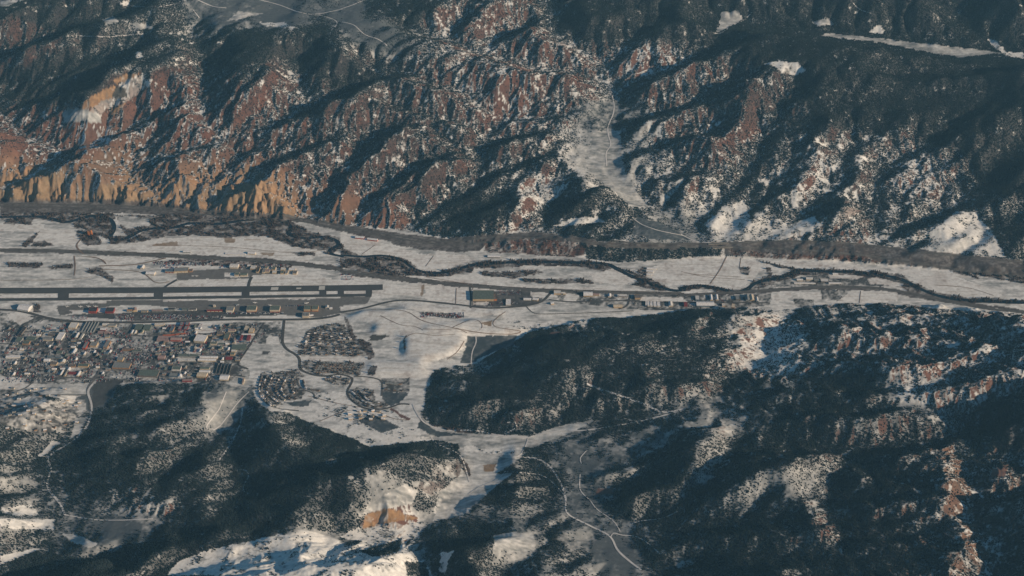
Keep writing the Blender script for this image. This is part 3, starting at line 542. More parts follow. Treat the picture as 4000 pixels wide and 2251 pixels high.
 ('q', 'A', [(590, 800), (690, 720), (850, 645), (900, 660), (860, 725), (740, 785), (640, 830)]), ('q', 'A', [(860, 600), (940, 560), (1050, 555), (980, 600), (880, 625)]),
 ('s', 'A', [(920, 620), (1070, 560), (1125, 620), (1050, 700), (960, 765), (850, 800), (740, 862), (680, 830), (760, 760), (870, 725), (940, 690), (890, 645)]), ('k', 'A', [(865, 645), (930, 670), (960, 720), (900, 750), (838, 722)]), ('g', 'A', [(470, 850), (560, 810), (700, 840), (760, 872), (760, 930), (600, 912), (480, 922)]), ('q', 'A', [(830, 830), (900, 790), (960, 770), (860, 870), (820, 860)]),
 ('S', 'E', [(150, 890), (500, 885), (900, 975), (1150, 960), (1400, 1040), (1340, 1070), (950, 1080), (920, 1180), (800, 1250), (620, 1285), (480, 1250), (470, 1100), (350, 1070), (240, 1040), (250, 1000), (60, 940)]), ('g', 'E', [(40, 960), (250, 1010), (240, 1080), (350, 1080), (230, 1130), (120, 1100)]), ('k', 'E', [(240, 1075), (370, 1078), (300, 1112), (200, 1118)]), ('g', 'E', [(340, 1110), (450, 1100), (470, 1200), (420, 1262), (330, 1240)]), ('R', 'E', [(580, 905), (940, 912), (900, 952), (800, 950), (650, 932)]), ('T', 'E', [(1050, 985), (1140, 965), (1130, 1010), (1080, 1000)]),
 ('S', 'E', [(200, 1250), (480, 1280), (620, 1290), (650, 1400), (450, 1400), (160, 1400)]), ('B', 'E', [(200, 1320), (280, 1300), (260, 1380), (205, 1380)]), ('S', 'E', [(450, 840), (900, 860), (1230, 890), (1180, 930), (900, 925), (500, 880)]), ('g', 'E', [(1400, 862), (1560, 820), (2100, 820), (2400, 900), (1900, 912), (1500, 905)]),
 ('P', 'E', [(985, 745), (1480, 748), (1540, 760), (1500, 830), (1350, 862), (985, 862)]), ('S', 'E', [(1430, 750), (1555, 755), (1545, 808), (1420, 785)]), ('S', 'E', [(1000, 828), (1110, 828), (1100, 850), (995, 850)]), ('U', 'E', [(1600, 745), (2576, 775), (2576, 895), (2200, 885), (1650, 822)]), ('S', 'E', [(1690, 765), (1790, 770), (1780, 822), (1675, 822)]), ('S', 'E', [(2250, 787), (2576, 795), (2576, 826), (2250, 820)]), ('S', 'F', [(0, 795), (-20, 795), (-20, 830), (60, 830), (0, 800)]),
 ('U', 'D', [(0, 905), (500, 958), (1000, 1000), (2110, 975), (2120, 1140), (1900, 1140), (1790, 1270), (1880, 1340), (1860, 1442), (0, 1442)]), ('S', 'D', [(1500, 990), (1680, 985), (1630, 1058), (1450, 1060)]), ('g', 'D', [(210, 1012), (330, 960), (480, 990), (450, 1042), (330, 1045)]), ('S', 'D', [(40, 920), (150, 905), (250, 950), (150, 1005), (60, 950)]), ('g', 'D', [(2140, 985), (2430, 960), (2420, 1040), (2280, 1052), (2230, 1185), (2140, 1160)]), ('g', 'D', [(1900, 1140), (2100, 1150), (2230, 1260), (2250, 1335), (1880, 1342), (1790, 1272)]), ('S', 'D', [(2010, 1080), (2100, 1085), (2100, 1150), (1990, 1150)]), ('P', 'D', [(1975, 1195), (2030, 1195), (2010, 1222), (1965, 1222)]), ('S', 'D', [(2040, 1200), (2150, 1205), (2130, 1245), (2030, 1245)]),
 ('P', 'D', [(735, 1402), (960, 1405), (900, 1442), (715, 1442)]), ('P', 'D', [(680, 1225), (810, 1205), (800, 1250), (640, 1255)]), ('P', 'D', [(1140, 1235), (1200, 1222), (1290, 1240), (1270, 1275), (1150, 1270)]), ('P', 'D', [(1620, 1300), (1790, 1310), (1750, 1375), (1600, 1360)]), ('g', 'D', [(1360, 1160), (1530, 1165), (1500, 1230), (1330, 1215)]), ('P', 'D', [(1440, 1085), (1590, 1080), (1560, 1150), (1420, 1140)]), ('S', 'D', [(0, 1385), (180, 1395), (170, 1442), (0, 1442)]),
 ('p', 'G', [(700, 0), (890, 0), (790, 150), (690, 180)]), ('g', 'G', [(250, 0), (690, 0), (650, 80), (500, 120), (300, 80)]), ('S', 'G', [(0, 0), (230, 0), (130, 50), (20, 40)]), ('U', 'G', [(0, 40), (230, 50), (400, 130), (640, 120), (650, 200), (500, 330), (300, 380), (0, 300)]), ('S', 'G', [(270, 150), (330, 100), (390, 160), (330, 180)]), ('S', 'G', [(100, 130), (230, 90), (220, 150), (110, 160)]), ('g', 'G', [(560, 260), (660, 250), (600, 370), (520, 420), (560, 320)]), ('S', 'G', [(380, 430), (450, 440), (330, 550), (275, 555), (340, 480)]),
 ('S', 'G', [(500, 90), (580, 90), (540, 150), (510, 140)]),
 ('h', 'N', [(940, 470), (1070, 160), (1330, 60), (1600, 60), (1700, 210), (1900, 330), (2000, 520), (1000, 510)]), ('S', 'N', [(1000, 515), (1960, 540), (2000, 600), (1860, 605), (1260, 585), (1010, 570)]), ('h', 'N', [(1010, 580), (1240, 590), (1900, 605), (1830, 800), (1560, 770), (1200, 780), (1000, 690)]), ('S', 'N', [(1930, 620), (1990, 640), (1940, 780), (1870, 790)]),
 ('h', 'N', [(330, 760), (980, 710), (1060, 800), (960, 850), (980, 970), (1100, 1000), (1010, 1120), (760, 1160), (600, 1230), (430, 1170), (330, 1040), (430, 800)]), ('S', 'N', [(350, 770), (440, 760), (400, 920), (310, 930)]), ('S', 'N', [(310, 1000), (400, 960), (420, 1080), (560, 1230), (980, 1300), (940, 1320), (560, 1300), (400, 1170)]), ('S', 'N', [(640, 1230), (960, 1240), (960, 1290), (680, 1240)]),
 ('g', 'N', [(1060, 860), (1300, 870), (1600, 950), (1640, 1010), (1200, 1040), (1080, 1000)]), ('s', 'N', [(1100, 1080), (1250, 1040), (1640, 1020), (1700, 1130), (1830, 1250), (1700, 1290), (1620, 1400), (2100, 1430), (2400, 1400), (2538, 1440), (1250, 1440), (1180, 1330), (1300, 1200)]), ('G', 'N', [(760, 1170), (1150, 1140), (1080, 1230), (900, 1230)]),
 ('h', 'N', [(1320, 830), (1700, 810), (1690, 900), (1580, 940), (1330, 870)]), ('h', 'N', [(1660, 1030), (1800, 960), (2030, 1000), (2060, 1140), (2250, 1200), (2200, 1250), (1950, 1260), (1780, 1180)]), ('U', 'N', [(2130, 830), (2538, 820), (2538, 1020), (2150, 1020)]), ('S', 'N', [(1850, 820), (2100, 850), (2120, 960), (1950, 930)]), ('G', 'N', [(2150, 1020), (2538, 1030), (2400, 1180), (2250, 1220), (2150, 1130)]), ('g', 'N', [(0, 860), (300, 840), (300, 940), (200, 1000), (0, 940)]),
 ('s', 'H', [(0, 150), (120, 170), (400, 300), (680, 380), (700, 420), (560, 440), (210, 470), (60, 390), (0, 350)]), ('s', 'H', [(330, 190), (400, 180), (530, 260), (470, 290)]), ('r', 'H', [(380, 180), (520, 262), (500, 276), (370, 190)]),
 ('s', 'H', [(915, 470), (950, 455), (1000, 462), (1060, 490), (1200, 492), (1320, 488), (1290, 538), (1050, 522), (930, 500)]), ('g', 'H', [(880, 440), (1000, 410), (1390, 440), (1370, 540), (1300, 600), (1200, 660), (1000, 760), (960, 700), (900, 560)]), ('s', 'H', [(915, 475), (950, 458), (1000, 466), (1060, 492), (1200, 494), (1320, 490), (1290, 536), (1050, 520), (930, 500)]), ('T', 'H', [(1070, 610), (1170, 600), (1150, 660), (1080, 660)]), ('B', 'H', [(870, 560), (910, 600), (900, 680), (940, 760), (950, 800), (920, 790), (880, 700), (850, 620)]),
 ('s', 'H', [(740, 840), (900, 790), (945, 820), (850, 920), (800, 1000), (690, 975)]), ('s', 'H', [(960, 790), (1050, 740), (1150, 740), (1010, 800), (1010, 900), (850, 990), (800, 960)]), ('s', 'H', [(100, 1090), (300, 1010), (480, 1060), (480, 1160), (200, 1200), (0, 1150)]),
 ('g', 'H', [(1150, 1140), (1300, 1110), (1450, 1130), (1460, 1230), (1400, 1255), (1150, 1250)]), ('B', 'H', [(650, 300), (950, 350), (1050, 400), (850, 410), (700, 370)]),
 ('g', 'Z', [(1052, 1040), (1090, 1072), (1150, 1088), (1330, 1098), (1420, 1068), (1500, 1056), (1430, 1092), (1335, 1128), (1250, 1112), (1150, 1118), (1060, 1098)]), ('g', 'Z', [(1160, 1195), (1290, 1190), (1235, 1235), (1160, 1300), (1090, 1312), (1105, 1240)]),
 ('s', 'G', [(1560, 1250), (2100, 1130), (2340, 1150), (2350, 1270), (2490, 1290), (2350, 1380), (2250, 1442), (1250, 1442), (1330, 1340)]), ('s', 'H', [(0, 1230), (300, 1190), (480, 1170), (500, 1250), (560, 1330), (620, 1330), (700, 1442), (0, 1442)]), ('W', 'H', [(490, 1340), (640, 1340), (660, 1442), (500, 1442)]), ('W', 'H', [(130, 1260), (420, 1180), (470, 1180), (430, 1260), (270, 1300)]),
 ('s', 'H', [(750, 1270), (870, 1250), (800, 1340), (790, 1442), (740, 1400)]), ('g', 'G', [(460, 1130), (560, 1125), (735, 1200), (690, 1232), (560, 1200)]), ('s', 'G', [(0, 1012), (410, 1020), (400, 1100), (60, 1085), (0, 1060)]), ('s', 'G', [(0, 1290), (250, 1240), (320, 1240), (0, 1360)]), ('s', 'G', [(0, 930), (230, 905), (300, 985), (60, 990)]),
 ('g', 'H', [(340, 830), (480, 750), (580, 800), (540, 900), (170, 980), (200, 920)]), ('q', 'H', [(180, 990), (330, 940), (400, 940), (600, 1010), (380, 1040), (160, 1090)]), ('r', 'H', [(1930, 790), (2050, 780), (2040, 830), (1920, 832)]), ('r', 'I', [(2330, 640), (2450, 630), (2440, 695), (2320, 705)]),
 ('r', 'O', [(940, 790), (1000, 780), (990, 820), (920, 825)]), ('r', 'O', [(1110, 820), (1200, 815), (1270, 830), (1200, 860), (1110, 862)]), ('r', 'O', [(1390, 940), (1480, 895), (1600, 890), (1580, 920)]), ('r', 'O', [(1120, 1000), (1210, 960), (1220, 975), (1130, 1010)]), ('s', 'O', [(750, 700), (950, 690), (1100, 800), (1280, 760), (1400, 790), (1280, 870), (1050, 880), (900, 800)]), ('g', 'Z', [(1490, 330), (1560, 330), (1568, 420), (1600, 480), (1632, 518), (1590, 522), (1540, 480), (1478, 430)]), ('G', 'Z', [(1600, 545), (1660, 560), (1745, 604), (1640, 602), (1590, 590)]), ('s', 'Z', [(1440, 548), (1500, 545), (1530, 560), (1460, 565), (1390, 572)]),
 ('G', 'E', [(955, 1085), (1330, 1076), (1300, 1150), (1150, 1200), (990, 1285), (900, 1290), (935, 1180)]), ('B', 'E', [(20, 930), (60, 960), (120, 1095), (230, 1140), (262, 1240), (215, 1265), (150, 1150), (70, 1100)]), ('g', 'E', [(0, 860), (160, 890), (60, 940), (0, 930)]), ('B', 'E', [(480, 1110), (495, 1070), (490, 1200), (475, 1180)]), ('G', 'Z', [(930, 1040), (1010, 1075), (960, 1090), (900, 1060)]), ('G', 'Z', [(1060, 1050), (1095, 1085), (1180, 1094), (1100, 1100), (1050, 1078)]), ('B', 'Z', [(1160, 1150), (1176, 1165), (1186, 1195), (1178, 1200), (1164, 1180)]),
 ('s', 'O', [(1280, 790), (1420, 760), (1700, 740), (1900, 790), (1500, 810), (1380, 870)]),
]
CLS = {c: i + 1 for i, c in enumerate('SsgGpBKkRrTqAPUuhW')}
def paint_map(U, V):
    M = np.zeros(U.shape, np.int8)
    ur = U + (fbm(TX, TY, 22, 2, 301) - .5) * 9; vr = V + (fbm(TX, TY, 22, 2, 311) - .5) * 5
    for cls, c, pts in PAINT:
        P = D(c, pts); us = [p[0] for p in P]; vs = [p[1] for p in P]
        # image rows and columns roughly follow the sheet's own rows: cut out a block
        m = (U > min(us) - 8) & (U < max(us) + 8) & (V > min(vs) - 8) & (V < max(vs) + 8)
        jj = np.nonzero(m.any(1))[0]; ii = np.nonzero(m.any(0))[0]
        if not len(jj): continue
        sl = (slice(jj[0], jj[-1] + 1), slice(ii[0], ii[-1] + 1))
        raw = cls in 'APUT'
        k = in_poly(U[sl] if raw else ur[sl], V[sl] if raw else vr[sl], P)
        blk = M[sl]; blk[k] = CLS[cls]
    return M
PM = paint_map(PU, PV)
def is_(c): return np.isin(PM, [CLS[x] for x in c])
# ------------------------------------------------------------------ ground colours (own colour of snow, soil, brush)
n1 = fbm(TX, TY, 26, 3, 101); n2 = fbm(TX, TY, 9, 2, 111); n3 = fbm(TX, TY, 90, 3, 121); n4 = fbm(TX, TY, 300, 3, 131)
SNOW = np.array([.80, .785, .75]); RED = np.array([.138, .074, .060]); TANC = np.array([.30, .205, .128]); SAGEC = np.array([.058, .076, .09]); LITTER = np.array([.042, .046, .05]); RIP = np.array([.085, .066, .062])
def mix(c, col, w): return c * (1 - w[..., None]) + np.asarray(col) * w[..., None]
bX, bY = grads(BASE)
face = (-gX * -SHADOW[0] + -gY * -SHADOW[1])
rib = face - (-bX * -SHADOW[0] + -bY * -SHADOW[1])            # slope facing the side the snow melts from
C = np.ones(TX.shape + (3,)) * SNOW
open_ = smooth(.06, .24, face + (n1 - .5) * .2) * (V0 > 760) * HILL * (1 - smooth(.93, .99, TREE))     # thinner woods on the sunward flanks
sage_w = np.clip(SAGE * 1.18 + (n1 - .5) * .7 + (n2 - .5) * .5 - .04, 0, .93) * smooth(.02, .12, SAGE) * (1 - .25 * open_)
C = mix(C, SAGEC, sage_w)
rock = RED[None, None] * (1 - TAN[..., None]) + TANC * TAN[..., None]
rock = rock * (.75 + .5 * n1[..., None]) * (1 + (n3[..., None] - .5) * np.array([.5, .2, 0.]))
bare_w = smooth(-.02, .13, face * .42 + rib * .55 + SLOPE * .16 + (BARE - .83) * .46 + (n1 - .5) * .45 + (n2 - .5) * .32 + (n3 - .5) * .15) * smooth(.03, .15, BARE) * HILL
bare_w = np.maximum(bare_w, smooth(.85, 1.0, BARE) * smooth(.55, .95, TAN) * HILL * smooth(.25, .45, SLOPE + n2 * .2))
C = C * (1 - bare_w[..., None]) + rock * bare_w[..., None]
lfl = smooth(.60, .72, fbm(TX, TY, 15, 2, 501))     # clearings where the snow shows
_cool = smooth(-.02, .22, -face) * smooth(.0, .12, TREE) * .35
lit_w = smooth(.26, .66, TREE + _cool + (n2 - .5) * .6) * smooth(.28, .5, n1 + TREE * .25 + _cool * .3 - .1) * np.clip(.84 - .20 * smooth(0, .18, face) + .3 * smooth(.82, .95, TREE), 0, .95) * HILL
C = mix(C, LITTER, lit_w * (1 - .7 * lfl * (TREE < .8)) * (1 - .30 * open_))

nz = (n1 - .5) * .9 + (n2 - .5) * .8
nst = (fbm(TX / 4, TY, 22, 3, 401) - .5) * 1.0 + (fbm(TX / 3, TY, 9, 2, 411) - .5) * .6
def lay(cls, col, w): 
    global C
    m = is_(cls)
    if np.isscalar(w): w = np.full(TX.shape, w)
    ww = np.where(m, np.clip(w, 0, 1), 0)
    C = C * (1 - ww[..., None]) + np.asarray(col) * ww[..., None]
floor_plain = (PM == 0) & (INS > .5)
C = np.where(floor_plain[..., None], SNOW * (1 - np.clip(.20 + nst * 1.2, 0, .7)[..., None]) + SAGEC * np.clip(.20 + nst * 1.2, 0, .7)[..., None], C)
fine = fbm(TX / 9, TY, 7, 2, 421)
lay('S', SNOW, .97); lay('S', np.array([.50, .45, .40]), smooth(.52, .8, fine) * .55); lay('S', np.array([.42, .36, .33]), smooth(.60, .75, n1) * .45 + smooth(.55, .75, n3) * .22)
lay('s', SNOW, 1 - bare_w * .7); lay('s', SAGEC, smooth(.50, .72, n1 * .5 + n2 * .5) * .6)
lay('g', SNOW, 1.0); lay('g', SAGEC * 1.1, np.clip(.30 + .22 * (PV < 560) + .12 * (PV > 960) + nst * 1.0 + nz * .3, 0, .85))
lay('G', SAGEC, np.clip(.85 + nz * .4, 0, 1)); lay('p', np.array([.075, .078, .08]), .92 + nz * .15)
lay('B', RIP, np.clip(.9 + nz * .9, .2, 1)); lay('K', np.array([.085, .074, .072]), np.clip(.93 + nz * .35, 0, 1)); lay('k', np.array([.07, .07, .065]), .95)
lay('R', RED * .75, np.clip(.85 + nz * 1.2, .1, 1)); lay('r', RED * 1.15, .95); lay('T', TANC * .95, .85 + nz * .3); lay('q', np.array([.36, .22, .12]), np.clip(.8 + nz, .1, 1))
lay('A', np.array([.15, .145, .14]), .97); lay('P', np.array([.065, .065, .067]), .95 + nz * .2)
lay('U', SNOW * .9, 1.0); lay('U', np.array([.075, .078, .08]), np.clip(.72 + nz * 1.5 + (n3 - .5) * .9, 0, 1)); lay('h', SNOW * .9, 1.0); lay('h', np.array([.07, .066, .062]), np.clip(.66 + nz * 1.3, 0, 1))
lay('W', LITTER, np.clip(.75 + nz, 0, 1))
C = np.clip(C, .01, .85)

def mat(name, col=(.5, .5, .5), rough_=.9, noise=0.0, scale=.1, metal=0, spec=.2, attr=None, bump=0):
    m = bpy.data.materials.new(name); m.use_nodes = True; n = m.node_tree; b = n.nodes['Principled BSDF']
    b.inputs['Roughness'].default_value = rough_; b.inputs['Metallic'].default_value = metal; b.inputs['Specular IOR Level'].default_value = spec
    geo = n.nodes.new('ShaderNodeNewGeometry')
    tx = n.nodes.new('ShaderNodeTexNoise'); tx.inputs['Scale'].default_value = scale; tx.inputs['Detail'].default_value = 5
    n.links.new(geo.outputs['Position'], tx.inputs['Vector'])
    rmp = n.nodes.new('ShaderNodeMapRange'); rmp.inputs[1].default_value = .3; rmp.inputs[2].default_value = .7
    rmp.inputs[3].default_value = 1 - noise; rmp.inputs[4].default_value = 1 + noise
    n.links.new(tx.outputs[0], rmp.inputs[0])
    mx = n.nodes.new('ShaderNodeVectorMath'); mx.operation = 'SCALE'
    if attr:
        a = n.nodes.new('ShaderNodeAttribute'); a.attribute_name = attr; n.links.new(a.outputs['Color'], mx.inputs[0])
    else:
        mx.inputs[0].default_value = col
    n.links.new(rmp.outputs[0], mx.inputs['Scale'])
    n.links.new(mx.outputs[0], b.inputs['Base Color'])
    return m
def tag(o, label=None, cat=None, group=None, kind=None):
    if label: o['label'] = label
    if cat: o['category'] = cat
    if group: o['group'] = group
    if kind: o['kind'] = kind
    return o
def grid_mesh(name, P, nr, nc, m):
    me = bpy.data.meshes.new(name); nv = nr * nc; nf = (nr - 1) * (nc - 1)
    me.vertices.add(nv); me.vertices.foreach_set('co', P.reshape(-1).astype(np.float32))
    idx = np.arange(nv).reshape(nr, nc)
    q = np.stack([idx[:-1, :-1], idx[:-1, 1:], idx[1:, 1:], idx[1:, :-1]], -1).reshape(-1).astype(np.int32)
    me.loops.add(nf * 4); me.loops.foreach_set('vertex_index', q)
    me.polygons.add(nf); me.polygons.foreach_set('loop_start', np.arange(0, nf * 4, 4, dtype=np.int32)); me.polygons.foreach_set('loop_total', np.full(nf, 4, np.int32))
    me.update(calc_edges=True); me.materials.append(m)
    me.polygons.foreach_set('use_smooth', np.ones(nf, bool))
    o = bpy.data.objects.new(name, me); COL.objects.link(o); return o
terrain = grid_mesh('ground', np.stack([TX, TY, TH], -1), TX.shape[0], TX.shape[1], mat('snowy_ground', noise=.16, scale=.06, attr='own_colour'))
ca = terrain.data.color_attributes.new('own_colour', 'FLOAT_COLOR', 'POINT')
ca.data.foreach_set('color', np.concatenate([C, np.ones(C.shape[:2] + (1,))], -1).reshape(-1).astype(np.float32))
tag(terrain, 'snowy valley floor with eroded red hills on both sides', kind='structure')

# ------------------------------------------------------------------ woods
def tree_mesh(name, tiers, m):
    bm = bmesh.new()
    for (z0, r0, z1, n, ph) in tiers:
        base = [bm.verts.new((r0 * (1 + .25 * sin(3.1 * k + ph)) * cos(2 * pi * k / n + ph), r0 * (1 + .25 * cos(2.3 * k + ph)) * sin(2 * pi * k / n + ph), z0 + .25 * sin(k * 5 + ph))) for k in range(n)]
        top = bm.verts.new((.1 * sin(ph), .1 * cos(ph), z1))
        for k in range(n): bm.faces.new((base[k], base[(k + 1) % n], top))
    me = bpy.data.meshes.new(name); bm.to_mesh(me); bm.free(); me.materials.append(m); return me
M_JUN = mat('juniper_green', (.016, .026, .029), .95, .35, .02)
M_COT = mat('bare_cottonwood', (.060, .047, .045), .95, .3, .02)
jun = tree_mesh('juniper', [(-.6, 2.9, 2.6, 6, .3), (1.0, 2.5, 5.2, 6, 1.3)], M_JUN)
cot = tree_mesh('cottonwood', [(-.5, .6, 9, 3, .2), (2.0, 3.4, 8.5, 6, 1.0), (4.5, 3.0, 11.5, 5, 2.0)], M_COT)

cellA = np.abs(np.gradient(y_all)[:, None] * (np.gradient(s_all)[None, :] * Wf(YY)))
vis = (PU > -70) & (PU < 2650) & (PV > -50) & (PV < 1510) & (TY < 8650)
def scatter(name, dens, total_per_m2, mesh, smin, smax, label, cat):
    lamb = np.where(vis, dens * cellA * total_per_m2, 0)
    k = RNG.poisson(lamb)
    jj, ii = np.nonzero(k); rep = k[jj, ii]; jj = np.repeat(jj, rep); ii = np.repeat(ii, rep); n = len(jj)
    Y = y_all[jj] + (RNG.random(n) - .5) * np.gradient(y_all)[jj]
    X = (s_all[ii] + (RNG.random(n) - .5) * np.gradient(s_all)[ii]) * Wf(Y)
    Z = H_at(X, Y)
    sc = (smin + (smax - smin) * RNG.random(n) ** 1.5)
    me = bpy.data.meshes.new(name); me.vertices.add(n); me.vertices.foreach_set('co', np.stack([X, Y, Z], -1).astype(np.float32).reshape(-1))
    a = me.attributes.new('size', 'FLOAT', 'POINT'); a.data.foreach_set('value', sc.astype(np.float32))
    a = me.attributes.new('turn', 'FLOAT', 'POINT'); a.data.foreach_set('value', (RNG.random(n) * 6.28).astype(np.float32))
    o = bpy.data.objects.new(name, me); COL.objects.link(o)
    src = bpy.data.objects.new(name + '_source', mesh)
    g = bpy.data.node_groups.new(name + '_nodes', 'GeometryNodeTree')
    g.interface.new_socket('Geometry', in_out='INPUT', socket_type='NodeSocketGeometry'); g.interface.new_socket('Geometry', in_out='OUTPUT', socket_type='NodeSocketGeometry')
    gi = g.nodes.new('NodeGroupInput'); go = g.nodes.new('NodeGroupOutput'); ip = g.nodes.new('GeometryNodeInstanceOnPoints'); oi = g.nodes.new('GeometryNodeObjectInfo')
    oi.inputs['Object'].default_value = src
    na = g.nodes.new('GeometryNodeInputNamedAttribute'); na.data_type = 'FLOAT'; na.inputs['Name'].default_value = 'size'
    nb = g.nodes.new('GeometryNodeInputNamedAttribute'); nb.data_type = 'FLOAT'; nb.inputs['Name'].default_value = 'turn'
    cx = g.nodes.new('ShaderNodeCombineXYZ')
    g.links.new(nb.outputs['Attribute'], cx.inputs['Z']); g.links.new(cx.outputs[0], ip.inputs['Rotation']); g.links.new(na.outputs['Attribute'], ip.inputs['Scale'])
    g.links.new(gi.outputs[0], ip.inputs['Points']); g.links.new(oi.outputs['Geometry'], ip.inputs['Instance']); g.links.new(ip.outputs[0], go.inputs[0])
    md = o.modifiers.new('scatter', 'NODES'); md.node_group = g
    tag(o, label, cat, kind='stuff'); print(name, n)
    return o
cool = smooth(-.02, .22, -face - rib * .5) * smooth(.0, .12, TREE)          # woods thrive on the slopes the sun does not dry
wood_d = np.maximum(smooth(.0, .65, TREE), cool * .9) * HILL * smooth(.28, .48, n1 * .55 + n3 * .45 + (TREE - .5) * .32 + cool * .2) * np.where(bare_w > .6, .3, 1.0) * (1 - .15 * smooth(0, .2, face)) * (1 - .22 * open_)
wood_d = np.where(is_('SgGpKkRrTqAPU'), 0, wood_d); wood_d = np.where(is_('s'), .22 * smooth(.55, .7, n1), wood_d)
wood_d = np.where(is_('R'), .12, wood_d); wood_d = np.where(is_('W'), .9, wood_d); wood_d = np.where(is_('B') & (INS < .5), 0, wood_d)
scatter('cottonwood_trees', np.where(is_('B'), smooth(.35, .6, n1), 0) + np.where(is_('h'), .35, 0) + np.where(is_('U'), .03, 0), .012, cot, .6, 1.2, 'bare brown cottonwoods and willow brush along the winding river', 'trees')
scatter('juniper_wood', wood_d, .060, jun, .58, 1.2, 'dark juniper and pinyon woods scattered over the snowy hills', 'trees')


# ------------------------------------------------------------------ roads, river, runway: strips laid on the ground
M_ASPH = mat('worn_asphalt', (.085, .083, .082), .95, .25, .05)
M_ROAD = mat('salted_road', (.12, .115, .11), .95, .25, .05)
M_STREET = mat('town_street', (.13, .13, .13), .95, .3, .05)
M_RUN = mat('runway_asphalt', (.075, .077, .08), .95, .15, .02)
M_PAINT = mat('runway_paint', (.55, .54, .5), .9, .1, .1)
M_TRACK = mat('snowed_track', (.66, .64, .62), .95, .12, .04)
M_DIRT = mat('dirt_road', (.24, .17, .13), .95, .25, .05)
M_WATER = mat('river_water', (.012, .018, .024), .25, .2, .03, spec=.5)
M_RAIL = mat('rail_ballast', (.10, .088, .08), .95, .2, .1)
def dense(pts, step=14):
    P = [np.array(p[:2], float) for p in pts]; P = [2 * P[0] - P[1]] + P + [2 * P[-1] - P[-2]]; out = []
    for i in range(1, len(P) - 2):
        n = max(2, int(np.linalg.norm(P[i + 1] - P[i]) / 4))
        for k in range(n):
            t = k / n; a, b, c, d = P[i - 1:i + 3]
            out.append(.5 * ((2 * b) + (c - a) * t + (2 * a - 5 * b + 4 * c - d) * t * t + (-a + 3 * b - 3 * c + d) * t ** 3))
    out.append(P[-2]); out = np.array(out)
    X, Y = ground(out[:, 0], out[:, 1])
    # even steps along the ground
    L = np.concatenate([[0], np.cumsum(np.hypot(np.diff(X), np.diff(Y)))]); n = max(2, int(L[-1] / step))
    q = np.linspace(0, L[-1], n); X = np.interp(q, L, X); Y = np.interp(q, L, Y)
    if n > 8:
        for _ in range(2):
            X[1:-1] = (X[:-2] + 2 * X[1:-1] + X[2:]) / 4; Y[1:-1] = (Y[:-2] + 2 * Y[1:-1] + Y[2:]) / 4
    return X, Y
def ribbon(name, c, pts, width, m, z=.6, label=None, off=0, across=3):
    X, Y = dense(D(c, pts)); tx = np.gradient(X); ty = np.gradient(Y); L = np.hypot(tx, ty) + 1e-6; nx, ny = -ty / L, tx / L
    wob = 1 + .12 * np.sin(np.arange(len(X)) * .37) if m in (M_TRACK, M_WATER, M_DIRT) else np.ones(len(X))
    cols = []
    for j in range(across + 1):
        o = (j / across - .5) * width * wob + off
        x = X + nx * o; y = Y + ny * o; cols.append(np.stack([x, y, H_at(x, y)], -1))
    P = np.stack(cols, 1)
    if m is M_WATER: P[:, :, 2] = P[:, :, 2].min(1)[:, None]
    P[:, :, 2] += z
    o = grid_mesh(name, P, len(X), across + 1, m); tag(o, label, kind='structure'); return o
for c, pts in (('D', [(-60, 195), (0, 195), (200, 185), (330, 192), (480, 227), (560, 215), (680, 182), (800, 192), (848, 230), (852, 290), (822, 350), (880, 362), (960, 345), (1050, 295), (1150, 275), (1300, 270), (1400, 240), (1470, 235), (1650, 240), (1850, 210), (2000, 200), (2130, 225), (2190, 268), (2160, 305), (2200, 335), (2300, 350), (2430, 340), (2530, 370), (2545, 400), (2490, 425), (2470, 455), (2500, 475), (2580, 490)]),
               ('E', [(0, 478), (150, 490), (300, 480), (450, 510), (560, 585), (700, 612), (850, 590), (1000, 548), (1200, 535), (1400, 527), (1800, 532), (2000, 542), (2060, 570), (2200, 640), (2400, 715), (2500, 742), (2590, 738)]),
               ('F', [(-20, 728), (150, 705), (300, 730), (420, 757), (500, 730), (550, 690), (650, 660), (790, 632), (840, 598), (950, 590), (1100, 600), (1300, 602), (1500, 625), (1650, 655), (1800, 730), (1950, 785), (2200, 818), (2640, 835)])):
    ribbon('river', c, pts, 24, M_WATER, .4, 'dark narrow river winding through bare cottonwoods')
ribbon('highway', 'D', [(-80, 438), (0, 440), (570, 450), (1200, 480), (1700, 505), (2200, 542), (2576, 588)], 20, M_ROAD, .8, 'plowed two lane highway along the snowy valley floor')
ribbon('highway', 'E', [(0, 594), (400, 648), (900, 700), (1400, 738), (1900, 755), (2560, 768)], 20, M_ROAD, .8)
ribbon('highway', 'F', [(-20, 778), (500, 750), (1050, 715), (1500, 727), (1900, 798), (2300, 878), (2640, 905)], 20, M_ROAD, .8)
ribbon('railway', 'D', [(-80, 425), (0, 428), (570, 438), (1200, 466), (1700, 492), (2200, 528), (2576, 574)], 6, M_RAIL, .7, 'single railway line beside the highway')
ribbon('railway', 'E', [(0, 580), (400, 633), (900, 685), (1400, 724), (1900, 742), (2560, 756)], 6, M_RAIL, .7)
for off in (-13, 13):
    ribbon('interstate', 'D', [(-80, 95), (0, 98), (600, 110), (1200, 130), (1600, 165), (2200, 205), (2576, 268)], 12, M_ROAD, 1.0, 'divided interstate highway on the bench above the river', off)
    ribbon('interstate', 'E', [(0, 272), (400, 335), (750, 385), (1000, 372), (1250, 345), (1450, 335), (1700, 345), (2000, 382), (2300, 405), (2576, 402)], 12, M_ROAD, 1.0, None, off)
ribbon('interstate', 'F', [(0, 395), (200, 392), (400, 385), (900, 370), (1300, 390), (1700, 440), (2100, 485), (2640, 535)], 12, M_ROAD, 1.0)
